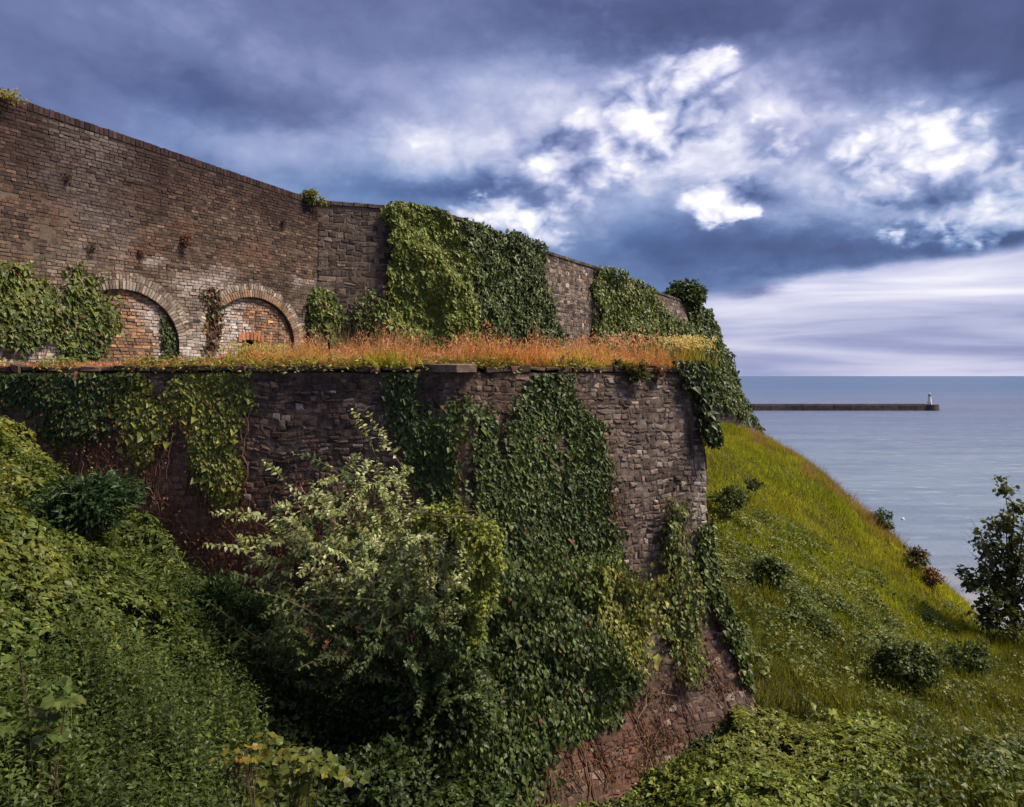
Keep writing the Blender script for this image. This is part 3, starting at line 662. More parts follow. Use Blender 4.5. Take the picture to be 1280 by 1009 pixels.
def gsample(x, y):
    i = np.clip(np.interp(x, GX, np.arange(len(GX))), 0, len(GX) - 1.001); j = np.clip(np.interp(y, GY, np.arange(len(GY))), 0, len(GY) - 1.001)
    a = i.astype(int); b = j.astype(int); f = i - a; g = j - b
    return gz[a, b] * (1 - f) * (1 - g) + gz[a + 1, b] * f * (1 - g) + gz[a, b + 1] * (1 - f) * g + gz[a + 1, b + 1] * f * g
def gnormal(x, y, fn=gsample, e=.25):
    a = (fn(x + e, y) - fn(x - e, y)) / (2 * e); b = (fn(x, y + e) - fn(x, y - e)) / (2 * e); return nrmz(np.stack([-a, -b, np.ones_like(a)], -1))
def build_ground():
    V = np.stack([gx, gy, gz], -1).reshape(-1, 3); k = len(GY); i = np.arange(len(GX) - 1)[:, None] * k + np.arange(k - 1)[None]
    Q = np.stack([i, i + k, i + k + 1, i + 1], -1).reshape(-1, 4)
    o = mesh('terrain', V, Q, None, M_soil, smooth=True, kind='structure')
    # terrace top
    S = np.linspace(0, WL.S[2], 60); A = WL.pos(S, np.full(60, ZT), np.full(60, -.1)); A = np.concatenate([A, WL.pos(np.linspace(WL.S[2] + .2, WL.len, 20), np.full(20, ZT), np.full(20, -.1))])
    Bp = np.concatenate([WB.pos(np.linspace(0, WB.len, 40), np.full(40, ZT), np.full(40, -.4)), WR.pos(np.linspace(0, WR.S[6], 40), np.full(40, ZT), np.full(40, -.4))])
    t = np.linspace(0, 1, 9)[None, :, None]; G = A[:, None] * (1 - t) + Bp[:, None] * t
    Gz = (fbm2(G[..., 0].ravel(), G[..., 1].ravel(), .8, 3, 41.) - .5).reshape(G.shape[:2]) * .16 * np.sin(t[..., 0] * np.pi); G[..., 2] += Gz
    i = np.arange(79)[:, None] * 9 + np.arange(8)[None]; Q = np.stack([i, i + 9, i + 10, i + 1], -1).reshape(-1, 4)
    mesh('terrace_ground', G.reshape(-1, 3), Q, None, M_soil, kind='structure')
def f_sea(T):
    p = wpos(T); sp = T.new('ShaderNodeSeparateXYZ'); T.l.new(p, sp.inputs[0])
    mp = T.new('ShaderNodeMapping'); T.l.new(p, mp.inputs[0]); mp.inputs['Scale'].default_value = (.25, 1, 1)
    mq = T.new('ShaderNodeMapping'); T.l.new(p, mq.inputs[0]); mq.inputs['Scale'].default_value = (.4, 1, 1)
    n1 = T.noise(mp.outputs[0], .012, 5, .6); n2 = T.noise(mq.outputs[0], .22, 6, .65); n3 = T.noise(mp.outputs[0], .0022, 3)
    far = T.sstep(sp.outputs[1], 140, 900); vfar = T.sstep(sp.outputs[1], 1000, 2800)
    c = T.mix(far, (.175, .232, .31, 1), (.108, .14, .245, 1))
    c = T.mix(vfar, c, (.05, .11, .24, 1))
    sand = T.m('SUBTRACT', 1.0, T.sstep(T.m('MULTIPLY_ADD', T.m('SUBTRACT', n1, .5), 60, sp.outputs[1]), 120, 190))
    c = T.mix(T.m('MULTIPLY', sand, .7), c, (.30, .27, .25, 1))
    c = T.mix(T.m('MULTIPLY', T.sstep(n1, .42, .68), .4), c, (.10, .13, .24, 1))
    c = T.mix(T.m('MULTIPLY', T.sstep(n2, .54, .70), .5), c, (.40, .44, .52, 1))  # pale ripple highlights painted into the water's base colour
    n4 = T.noise(mp.outputs[0], .06, 5, .6); c = T.mix(T.m('MULTIPLY', T.sstep(n4, .44, .64), .5), c, (.085, .12, .21, 1))
    h = T.m('MULTIPLY_ADD', n2, 1.0, T.m('MULTIPLY', n1, 3.0))
    b = T.new('ShaderNodeBsdfPrincipled'); T.put(b.inputs['Base Color'], c); T.put(b.inputs['Roughness'], T.m('MULTIPLY_ADD', n1, .2, .28)); b.inputs['IOR'].default_value = 1.33
    bu = T.new('ShaderNodeBump'); bu.inputs['Strength'].default_value = .8; bu.inputs['Distance'].default_value = 1.6; T.put(bu.inputs['Height'], h); T.l.new(bu.outputs[0], b.inputs['Normal'])
    return b.outputs[0]
SEA = -42.0
def build_sea():
    M = mat('sea_water', f_sea); xs = np.array([-150000, -4000, -400, 0, 200, 600, 4000, 150000.]); ys = np.array([30, 120, 300, 900, 3000, 12000, 50000, 150000.])
    X, Y = np.meshgrid(xs, ys, indexing='ij'); V = np.stack([X, Y, np.full_like(X, SEA)], -1).reshape(-1, 3); i = np.arange(7)[:, None] * 8 + np.arange(7)[None]
    mesh('sea', V, np.stack([i, i + 8, i + 9, i + 1], -1).reshape(-1, 4), None, M, kind='structure')

def box(acc, c, h, col, taper=1.0, rot=0.0):
    x, y, z = h; q = np.array([[-x, -y], [x, -y], [x, y], [-x, y]]); cr, sr = math.cos(rot), math.sin(rot); q = q @ np.array([[cr, sr], [-sr, cr]])
    V = np.array([[*a, -z] for a in q] + [[a[0] * taper, a[1] * taper, z] for a in q]) + np.asarray(c)
    acc.add(V, col, Q=np.array([[0, 1, 5, 4], [1, 2, 6, 5], [2, 3, 7, 6], [3, 0, 4, 7], [4, 5, 6, 7]]))
def lathe(acc, c, prof, col, k=20):
    prof = np.array(prof, float); th = np.arange(k) / k * 2 * np.pi; n = len(prof)
    V = np.stack([prof[:, 0, None] * np.cos(th), prof[:, 0, None] * np.sin(th), np.repeat(prof[:, 1, None], k, 1)], -1).reshape(-1, 3) + np.asarray(c)
    i = np.arange(n - 1)[:, None] * k; j = np.arange(k)[None]; j2 = (j + 1) % k
    acc.add(V, col, Q=np.stack([i + j, i + j2, i + k + j2, i + k + j], -1).reshape(-1, 4))
M_conc = mat('harbour_concrete', lambda T: principled(T, T.mix(1.0, colattr(T), T.ramp(T.noise(wpos(T), .16, 7, .7), [(.3, (.5, .48, .48, 1)), (.7, (1.4, 1.38, 1.35, 1))]), 'MULTIPLY'), .9, .2, T.noise(wpos(T), .5, 5), .8, .5))
M_white = mat('white_paint', lambda T: principled(T, T.mix(1.0, colattr(T), T.ramp(T.noise(wpos(T), .8, 5), [(.3, (.85, .85, .85, 1)), (.7, (1, 1, 1, 1))]), 'MULTIPLY'), .6, .3))
M_glass = mat('lantern_glass', lambda T: principled(T, (.12, .15, .18, 1), .1, .6))
def build_harbour():
    D = 905.0; x1 = (1171 - 640) / F * D; x0 = (640 - 640) / F * D; base = np.array([x1, D, SEA])
    r = thing('breakwater', 'long low dark stone breakwater lying across the sea, lighthouse at its end', 'breakwater', base)
    zt = 470 - 506.5; zt = zt / F * D
    n = 26; xs = np.linspace(x0, x1 - 10, n + 1)
    for i in range(n):
        acc = Acc(); dz = random.uniform(-.12, .12); w = (xs[i + 1] - xs[i]) / 2 - .12
        box(acc, ((xs[i] + xs[i + 1]) / 2, D + random.uniform(-.1, .1), (SEA - 2 + zt) / 2 + dz), (w, 6, (zt - SEA + 2) / 2), palette(1, [(.085, .065, .06), (.07, .055, .055), (.10, .075, .065)], .12)[0], .97)
        acc.build('wall_section', M_conc, r, base)
    acc = Acc(); box(acc, ((x0 + x1 - 12) / 2, D + 4.5, zt + .5), ((x1 - 12 - x0) / 2, .8, .9), (.16, .13, .13)); acc.build('parapet', M_conc, r, base)
    acc = Acc(); lathe(acc, (x1 - 8, D, 0), [(10.2, SEA - 2), (9.4, zt + .6), (9.0, zt + .9), (0.01, zt + .9)], (.075, .06, .058), 28); acc.build('pier_head', M_conc, r, base)
    lx = (1162 - 640) / F * D; lb = np.array([lx, D, zt + .9]); L = thing('lighthouse', 'small white tapered lighthouse standing on the breakwater head', 'lighthouse', lb)
    H = 14.5
    acc = Acc(); lathe(acc, lb, [(2.9, 0), (2.9, .8), (2.5, .9), (1.55, H * .66), (1.55, H * .68)], (.78, .76, .74)); acc.build('tower', M_white, L, lb)
    acc = Acc(); lathe(acc, lb, [(1.5, H * .67), (2.1, H * .69), (2.1, H * .72), (1.3, H * .725)], (.25, .23, .24)); 
    for k in range(10):
        a = k / 10 * 2 * math.pi; tube(acc, [lb + (2 * math.cos(a), 2 * math.sin(a), H * .72), lb + (2 * math.cos(a), 2 * math.sin(a), H * .79)], .05, (.25, .23, .24), 4)
    acc.build('gallery', M_white, L, lb)
    acc = Acc(); lathe(acc, lb, [(1.15, H * .725), (1.15, H * .87)], (.2, .2, .2), 10); acc.build('lantern', M_glass, L, lb)
    acc = Acc(); lathe(acc, lb, [(1.35, H * .865), (1.3, H * .89), (.8, H * .95), (.12, H * .985), (.08, H * 1.05), (0.01, H * 1.06)], (.7, .69, .68)); acc.build('dome', M_white, L, lb)
    acc = Acc(); box(acc, lb + np.array((0, -2.62, 1.1)), (.45, .25, 1.05), (.12, .1, .1)); acc.build('door', M_white, L, lb)
    b = P(1128.6, 649.6, -SEA * F / 179.6); b[2] = SEA; B = thing('buoy', 'tiny white buoy floating alone on the calm sea', 'buoy', b)
    acc = Acc(); lathe(acc, b, [(.05, -.3), (.42, -.1), (.5, .2), (.36, .48), (.1, .55), (.06, .8), (.01, .82)], (.85, .85, .84), 14); acc.build('float_body', M_white, B, b)

# ------------------------------------------------------------------ plants
G_HILL = [(.10, .14, .02), (.14, .175, .024), (.07, .10, .018)]
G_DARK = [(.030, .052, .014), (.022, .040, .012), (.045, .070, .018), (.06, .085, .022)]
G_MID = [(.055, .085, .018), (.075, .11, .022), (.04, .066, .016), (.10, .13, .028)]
G_LITE = [(.12, .155, .028), (.16, .185, .035), (.085, .12, .025), (.20, .21, .05)]
G_YEL = [(.20, .20, .03), (.26, .24, .04), (.14, .16, .025), (.30, .26, .06)]
RUST = [(.14, .055, .035), (.09, .042, .03), (.19, .085, .045), (.07, .04, .03)]
def ivy_on(w, poly, name, label, n, size, cols, thick=.1, tmpl=T_IVY, edge=6.0, soft=.75, smin=None, smax=None, stems=12, rust=.03, bulge=0.0, lift=.45, dens=0.0, n0=0.0, group=None, overtop=0.0, var=.24, edge_cols=None, strand=0):
    poly = np.array(poly, float)
    if w is WL and smin is None: smin, smax = 0.0, WL.S[2] - .03
    S = rng.uniform(0, w.len, 40000) if smin is None else rng.uniform(smin, smax, 40000)
    z = rng.uniform(0, 1, 40000) * 16 - 9
    okz = (z < w.top(S) + overtop) & (z > w.bot(S)); S, z = S[okz], z[okz]; u, v = proj(w.pos(S, z, np.full(len(S), thick * .5)))
    k = inpoly(u, v, poly); 
    if k.sum() < 3: print('IVY EMPTY', name); return
    s0, s1, z0, z1 = S[k].min() - .3, S[k].max() + .3, z[k].min() - .3, min(z[k].max() + .3, 99)
    pos_, cnt = [], 0
    base = w.pos(np.array([(s0 + s1) / 2]), np.array([z0]))[0]
    while cnt < n:
        m_ = 60000; S = rng.uniform(s0, s1 if smax is None else min(s1, smax), m_); z = rng.uniform(z0, z1, m_); o = (z < w.top(S) + overtop) & (z > w.bot(S)); S, z = S[o], z[o]
        p = w.pos(S, z, np.full(len(S), n0 + thick * .4)); u, v = proj(p)
        e1 = (fbm2(S, z, 1.6, 3, 51.) - .5) * 2; e2 = (fbm2(S, z, 1.6, 3, 57.) - .5) * 2
        k = inpoly(u + e1 * edge * 2 + rng.normal(0, edge * soft, len(u)), v + e2 * edge * 2 + rng.normal(0, edge * soft, len(u)), poly)
        if dens: k &= rng.random(len(u)) < np.clip((fbm2(S, z, 1.1, 3, 61.) - dens) * 6 + .12, 0, 1)
        if strand: k &= rng.random(len(u)) < np.clip((fbm2(S * 3.2, z * .55, 1.0, 3, 63.) - .40) * 7 + np.clip((-1.2 - z) / 1.6, 0, 1) * .8 + .15, .06, 1)
        pos_.append(np.stack([S[k], z[k]], 1)); cnt += k.sum()
    q = np.concatenate(pos_)[:n]; S, z = q[:, 0], q[:, 1]; N = w.normal(S, z)
    f = lambda a, b: np.clip((fbm2(a, b * .8, 1.15, 2, 71.) - .28) * 2.0, 0, 1.3) + .45 * fbm2(a, b, 3.5, 2, 77.)
    e = .08; t = f(S, z); gs = (f(S + e, z) - f(S - e, z)) / (2 * e) * thick; gzv = (f(S, z + e) - f(S, z - e)) / (2 * e) * thick
    tan = nrmz(np.cross(np.tile([0, 0, 1.], (n, 1)), N)); tan = -tan
    tan = nrmz(w.pos(S + .02, z) - w.pos(S - .02, z))
    depth = n0 + thick * t * (1 - rng.random(n) ** 2.2 * .75) + .012
    p = w.pos(S, np.minimum(z, w.top(S) + overtop), depth)
    nr = N - tan * gs[:, None] * .9 - np.array([0, 0, 1.]) * gzv[:, None] * .9 + np.array([0, 0, lift]) + rv(n, .42)
    tip = np.array([0, 0, -1.]) + rv(n, .38) + N * .25
    C = palette(n, cols, var)
    if edge_cols is not None:
        g = np.clip((fbm2(S, z, .8, 3, 81.) - .45) * 5 + rng.normal(0, .25, n), 0, 1)[:, None]; C = C * (1 - g) + g * palette(n, edge_cols, var)
    if rust:
        r = (rng.random((n, 1)) < rust); C = np.where(r, palette(n, RUST, .3), C)
    root = thing(name, label, 'ivy', base, group)
    acc = Acc(); leaves(acc, p, nrmz(nr), tip, size * np.exp(rng.normal(-.05, .32, n)), tmpl, C); acc.build('leaves', M_ivy, root, base, kind='stuff')
    if stems:
        acc = Acc()
        for i in range(stems):
            j = rng.integers(n); ss, zz = S[j], z[j]; L = rng.uniform(.5, 2.2); m_ = 9; t_ = np.linspace(0, 1, m_)
            a = ss + np.cumsum(rng.normal(0, .05, m_)); b = zz - t_ * L; b = np.maximum(b, w.bot(a)); a = np.clip(a, 0.01, w.len - .01)
            tube(acc, w.pos(a, b, np.full(m_, n0 + .045)), np.linspace(.006, .013, m_), palette(1, [(.13, .075, .05), (.17, .11, .08), (.08, .05, .04)], .2)[0], 4)
        acc.build('stems', M_bark, root, base, kind='stuff')
    return root
def creeper(w, poly, name, label, nst, nlf, cols, lsize=.05, group=None):
    """bare reddish climbing stems hanging on a wall"""
    poly = np.array(poly, float); S = rng.uniform(0, WL.S[2] if w is WL else w.len, 60000); z = rng.uniform(0, 1, 60000) * 9 - 8.2; o = (z < w.top(S)); S, z = S[o], z[o]
    u, v = proj(w.pos(S, z)); k = inpoly(u, v, poly); S, z = S[k], z[k]; base = w.pos(S[:1], z[:1])[0]; base[2] = z.min()
    root = thing(name, label, 'creeper', base, group); acc = Acc(); pp = []
    for i in range(nst):
        j = rng.integers(len(S)); m_ = 12; L = rng.uniform(.3, 1.9); a = S[j] + np.cumsum(rng.normal(rng.normal(0, .05), .055, m_)); b = z[j] - np.linspace(-.3, .7, m_) * L + np.cumsum(rng.normal(0, .03, m_)); b = np.minimum(b, w.top(a) - .02)
        uu, vv = proj(w.pos(a, b)); kk = inpoly(uu + rng.normal(0, 4), vv + rng.normal(0, 10), poly)
        if kk.sum() < 3: continue
        i0, i1 = np.where(kk)[0][[0, -1]]; a, b = a[i0:i1 + 1], b[i0:i1 + 1]
        if len(a) < 3: continue
        q = w.pos(a, b, .05 + .02 * rng.random(len(a)) + .012); tube(acc, q, np.linspace(.003, .007, len(a)) * rng.uniform(.6, 1.6), palette(1, [(.16, .075, .05), (.11, .055, .04), (.22, .14, .10), (.30, .22, .18)], .2, [.4, .3, .2, .1])[0], 4); pp.append(q)
    acc.build('stems', M_bark, root, base, kind='stuff')
    q = np.concatenate(pp); i = rng.integers(0, len(q), nlf); p = q[i] + rv(nlf, .07); p[:, 1] -= .03
    acc = Acc(); N = np.array([.1, -.9, .3]); leaves(acc, p, nrmz(N + rv(nlf, .5)), np.array([0, 0, -1]) + rv(nlf, .5), lsize * rng.uniform(.5, 1.4, nlf), T_OVAL, palette(nlf, cols, .3)); acc.build('leaves', M_leaf, root, base, kind='stuff')

def scatter_xy(poly, n, rag=50, x0=-16, x1=26, y0=3, y1=50, zfun=gsample, near=True):
    """ground points whose picture position lies in the outline"""
    out = []; c = 0; poly = np.array(poly, float); it = 0
    while c < n and it < 400:
        it += 1; x = rng.uniform(x0, x1, 60000); y = rng.uniform(y0, y1, 60000); z = zfun(x, y); p = np.stack([x, y, z], 1); u, v = proj(p)
        u2 = u + (fbm2(x, y, .8, 3, 91.) - .5) * rag; v2 = v + (fbm2(x, y, .8, 3, 95.) - .5) * rag
        k = inpoly(u2, v2, poly); out.append(p[k]); c += k.sum()
    return np.concatenate(out)[:n]
def not_in_wall(p, pad=.05):
    """keep points on the outer side of the bastion"""
    q = np.ones(len(p), bool)
    o = WL.off(np.zeros(len(p)), p[:, 2])
    for i in (0, 1):
        A = WL.P[i] + WL.m[i] * 0; n = WL.nn[i]; d = (p[:, :2] - A) @ n; t = (p[:, :2] - A) @ (WL.P[i + 1] - WL.P[i]) / ((WL.P[i + 1] - WL.P[i]) ** 2).sum()
        q &= ~((t > -.1) & (t < 1.08) & (d < o + pad))
    A = WL.P[2]; n = WL.nn[2]; d = (p[:, :2] - A) @ n; q &= ~((d < o + pad) & (p[:, 1] > 14.5) & (p[:, 1] < 42))
    return q
def mound(sc_, amp, seed): return lambda x, y: gsample(x, y) + amp * np.clip(fbm2(x, y, sc_, 3, seed) * 1.7 - .35, 0, 1.3)
def thicket(name, label, cat, poly, n, size, cols, amp=.7, msc=.55, seed=3., tmpl=T_OVAL, m=None, kind='stuff', edge_cols=None, depth=.5, trefoil=False, gap=0.0, rag=110, **kw):
    zf = mound(msc, amp, seed); p = scatter_xy(poly, n, rag, zfun=zf, **kw); p = p[not_in_wall(p)]
    if gap: p = p[fbm2(p[:, 0], p[:, 1], 1.5, 3, seed + 2) + rng.normal(0, .05, len(p)) > gap]
    n = len(p)
    N = gnormal(p[:, 0], p[:, 1], zf, .15); dd = rng.random(n) ** 2.5 * depth; p = p + np.array([0, 0, .04]) - N * dd[:, None]
    nr = N + rv(n, .55) + np.array([0, 0, .35]); hz = rv(n, 1.0); hz[:, 2] *= .25
    tip = nrmz(hz) + N * .05 + np.array([0, 0, -.35]); C = palette(n, cols, .25)
    if edge_cols is not None:
        g = np.clip((fbm2(p[:, 0], p[:, 1], .9, 3, seed + 5) - .5) * 6, 0, 1)[:, None]; C = C * (1 - g) + g * palette(n, edge_cols, .25)
    acc = Acc(); sz = size * np.exp(rng.normal(-.05, .33, n))
    leaves(acc, p, nrmz(nr), tip, sz, tmpl, C)
    if trefoil:
        side = nrmz(np.cross(nrmz(tip), nr))
        for sg in (-1, 1):
            leaves(acc, p + rv(n, .004), nrmz(nr + rv(n, .12)), nrmz(tip) * .35 + side * sg, sz * .85, T_OVAL2, C * 1.02)
    o = acc.build(name, m or M_leaf, kind=kind); o['label'] = label; o['category'] = cat
    return o
def blades(acc, p, h, w, cols, lean=.3, leandir=(0, 0), tipcols=None, seed=1., simple=False):
    T_BLADE = T_BLADE1 if simple else globals()['T_BLADE']
    n = len(p); g = np.stack([fbm2(p[:, 0], p[:, 1], .7, 2, seed), fbm2(p[:, 0], p[:, 1], .7, 2, seed + 4)], 1) - .5
    tip = np.concatenate([rng.normal(0, lean, (n, 2)) + np.array(leandir) + g * 1.2, np.ones((n, 1))], 1)
    nr = np.concatenate([rng.normal(0, 1, (n, 2)) + np.array([0, -.3]), np.full((n, 1), .25)], 1)
    if tipcols is None: leaves(acc, p, nrmz(nr), tip, h, T_BLADE, cols, width=w)
    else:
        tc = tipcols; tv = T_BLADE[0][:, 1]
        leaves(acc, p, nrmz(nr), tip, h, T_BLADE, cols, width=w, shade=lambda c, TV: c[:, None, :] * (1 - tv[None, :, None] ** .8) + tc[:, None, :] * (tv[None, :, None] ** .8))
def grass(name, label, poly, n, h, w, cols, lean=.35, seed=1., tips=None, filt=None, **kw):
    p = scatter_xy(poly, n, **kw); p = p[not_in_wall(p)]; n = len(p); p[:, 2] -= .03
    cl = np.clip((fbm2(p[:, 0], p[:, 1], .35, 3, seed + 8) - .35) * 3, 0, 1)[:, None]
    C = palette(n, cols[0], .22) * (1 - cl) + palette(n, cols[1], .22) * cl
    acc = Acc(); tus = .45 + 1.9 * fbm2(p[:, 0], p[:, 1], 1.9, 3, seed + 3) ** 2; C = C * (.7 + .6 * fbm2(p[:, 0], p[:, 1], 1.3, 2, seed + 6))[:, None]; blades(acc, p, h * rng.uniform(.5, 1.4, n) * tus, w * rng.uniform(.7, 1.3, n), C, lean, tipcols=None if tips is None else palette(n, tips, .2), seed=seed, simple=True)
    o = acc.build(name, M_grass, kind='stuff'); o['label'] = label; o['category'] = 'grass'; return o
def shrub(name, label, c, rad, n, size, cols, tmpl=T_OVAL, cat='shrub', clumps=26, group=None, m=None, up=.35, flat=.25, edge=None, stem_col=(.06, .045, .035), root_at=None, spread=.24, low=.55):
    """leaf clumps on the ends of a branching skeleton, uneven outline"""
    c = np.asarray(c, float); rad = np.asarray(rad, float) * np.ones(3); base = c - np.array([0, 0, rad[2]]) if root_at is None else np.asarray(root_at, float)
    root = thing(name, label, cat, base, group)
    d = nrmz(rv(clumps)); d[:, 2] = np.abs(d[:, 2]) * (1 + low * .5) - low; lob = nrmz(rv(4)) * np.array([1, 1, .5]); rr = (rng.uniform(.4, .95, clumps) * (.75 + .45 * np.clip((nrmz(d) @ lob.T).max(1), 0, 1)))[:, None]; cc = c + nrmz(d) * rr * rad
    acc = Acc()
    for q in cc:
        t = np.linspace(0, 1, 6)[:, None]; mid = base * .5 + q * .5 + rv(1, .1)[0] * rad + np.array([0, 0, .15]) * rad; pts = (1 - t) ** 2 * base + 2 * t * (1 - t) * mid + t * t * q
        tube(acc, pts, np.linspace(.03, .006, 6) * (rad.mean() / 1.0) ** .5, stem_col, 4)
    acc.build('stems', M_bark, root, base)
    i = rng.integers(0, clumps, n); off = nrmz(rv(n)) * (rng.random((n, 1)) ** .45) * spread * rng.uniform(.7, 1.5, clumps)[i][:, None] * rad * 1.25; p = cc[i] + off
    outw = nrmz((p - c) / rad); nr = outw * .45 + nrmz(off) * .55 + np.array([0, 0, up + .3]) + rv(n, .35); tip = outw * .8 + rv(n, .5) + np.array([0, 0, -flat])
    C = palette(n, cols, .24)
    if edge is not None:
        k = rng.random((n, 1)) < .25; C = np.where(k, palette(n, edge, .2), C)
    acc = Acc(); leaves(acc, p, nrmz(nr), tip, size * rng.uniform(.6, 1.3, n), tmpl, C); acc.build('foliage', m or M_leaf, root, base, kind='stuff')
    return root

def build_ivies():
    I = IVY
    ivy_on(WB, I['left_brick'], 'ivy', 'dark ivy with yellow-green tips on the brick wall, left of the arches', 4600, .095, G_DARK + G_MID + G_LITE[:2], .16, dens=.28, edge=12, stems=20, rust=.05, edge_cols=G_LITE, n0=.02)
    ivy_on(WB, I['arch_reveal'], 'ivy', 'narrow dark ivy strand hanging inside the larger brick arch', 520, .085, G_DARK, .12, edge=2, stems=3, n0=-.13)
    ivy_on(WB, I['between_arches'], 'ivy', 'thin ivy strip climbing the pier between the two brick arches', 420, .09, G_DARK + RUST, .10, edge=4, stems=6, rust=.2)
    ivy_on(WB, [(386, 372), (402, 362), (402, 432), (386, 432)], 'ivy', 'small ivy patch at the end of the brick wall beside the second arch', 420, .11, G_MID, .2, edge=3, stems=4)
    ivy_on(WR, I['inner_corner'], 'ivy', 'low bright ivy mound at the foot of the stone wall, beside the brick wall corner', 1300, .12, G_MID + G_LITE, .3, edge=5, stems=6)
    ivy_on(WR, I['brown_climber'], 'ivy', 'thin brownish climber at the foot of the stone wall left of the big ivy curtain', 1200, .10, G_MID + G_LITE[:1], .3, edge=6, stems=14, rust=.18)
    ivy_on(WR, I['curtain_a'], 'ivy', 'thick bright green ivy curtain covering the stone rampart from top to grass', 18000, .118, G_LITE + [(.13, .17, .024), (.18, .21, .03), (.10, .135, .022)], .44, soft=.35, edge=5, lift=.6, overtop=.22, stems=10, rust=.0)
    ivy_on(WR, I['curtain_b'], 'ivy', 'thick dark green ivy curtain just right of the brighter one on the rampart', 16000, .115, G_DARK + G_MID, .44, soft=.35, edge=5, lift=.6, overtop=.2, stems=10, rust=.0)
    ivy_on(WR, I['curtain_c'], 'ivy', 'mid-green ivy curtain on the rampart between the bare stone strip and the far end', 11000, .14, G_MID + G_LITE, .44, soft=.35, edge=5, lift=.6, overtop=.2, stems=10, rust=.01)
    ivy_on(WR, I['end_curtain'], 'ivy', 'dark ivy cloaking the sloping seaward end of the rampart', 12000, .16, G_DARK + G_MID + G_LITE[:1], .6, edge=2, lift=.6, overtop=.15, stems=6, rust=.0)
    ivy_on(WL, I['lower_left'], 'ivy', 'dark ivy over the top of the bastion wall at the far left end', 6500, .072, G_DARK + G_MID[:2], .12, edge=10, stems=30, rust=.06, edge_cols=G_MID, dens=.27)
    ivy_on(WL, I['lower_fringe'], 'ivy', 'yellow-edged ivy fringe in two hanging tongues on the left of the bastion wall', 7000, .07, G_LITE + G_YEL[:3], .10, edge=6, stems=40, rust=.06, edge_cols=G_MID, dens=.36)
    ivy_on(WL, I['lower_main'], 'ivy', 'broad dense dark ivy sheet covering the middle of the bastion wall', 37000, .070, G_DARK + G_MID[:2], .14, edge=6, stems=60, rust=.012, edge_cols=G_MID, strand=1)
    ivy_on(WL, I['corner'], 'ivy', 'dark ivy hanging from the terrace edge at the bastion corner', 3600, .085, G_DARK, .3, edge=4, stems=8, rust=.0, smin=WL.S[2] - 1.5, smax=WL.S[2] + .8, overtop=.25)
    ivy_on(WL, I['corner_strip'], 'ivy', 'narrow ivy strand running down the lower bastion corner', 2200, .085, G_MID, .18, edge=4, stems=6, smin=WL.S[2] - 2.5, smax=WL.S[2] + .2)
    ivy_on(WL, I['yellow_strip'], 'ivy', 'yellow-green climber in a vertical strip near the bastion corner', 2600, .08, G_LITE + G_MID, .3, tmpl=T_OVAL, edge=6, stems=14, rust=.08)
    ivy_on(WL, [(752, 715), (790, 705), (815, 735), (820, 775), (800, 815), (772, 830), (758, 790)], 'climber', 'yellow-leaved climber bulging from the bastion wall right of the dense ivy', 1900, .085, G_LITE + G_YEL, .55, tmpl=T_OVAL, edge=9, stems=10, rust=.0)
    ivy_on(WL, [(660, 700), (720, 690), (775, 690), (790, 725), (740, 750), (660, 740)], 'climber', 'loose green climber with a few pink heads growing through the ivy sheet', 1500, .075, G_MID + G_LITE[:1], .45, tmpl=T_OVAL, edge=12, stems=8, rust=.04)
    ivy_on(WL, [(600, 700), (680, 740), (750, 790), (775, 860), (735, 905), (690, 930), (640, 1000), (560, 1010), (560, 800)], 'climber', 'dark mixed climbers bulging out of the lower half of the ivy sheet', 9000, .095, G_DARK + G_MID, .75, tmpl=T_OVAL, edge=14, stems=10, rust=.02, lift=.7)
    creeper(WL, [(60, 520), (150, 490), (235, 520), (300, 620), (330, 600), (330, 720), (220, 700), (130, 620)], 'creeper', 'rust-brown bare creeper stems below the ivy fringe, left on the bastion wall', 80, 1300, RUST + [(.24, .12, .06)])
    creeper(WL, [(300, 600), (420, 590), (480, 640), (430, 730), (300, 720)], 'creeper', 'reddish dry creeper on the bastion wall behind the pale bush', 45, 800, RUST)
    creeper(WL, [(690, 925), (780, 905), (800, 780), (820, 800), (850, 870), (870, 900), (800, 960), (690, 1000)], 'creeper', 'red-brown bare creeper stems at the foot of the bastion below the dense ivy', 45, 1000, RUST + G_DARK[2:])
    creeper(WL, [(868, 780), (890, 790), (920, 850), (928, 868), (880, 880), (868, 850)], 'creeper', 'rusty creeper at the base of the bastion corner', 16, 300, RUST, .045)
    creeper(WL, [(755, 560), (775, 600), (785, 690), (770, 680), (757, 600)], 'creeper', 'thin rusty strand along the right edge of the dense ivy sheet', 14, 160, RUST, .05)

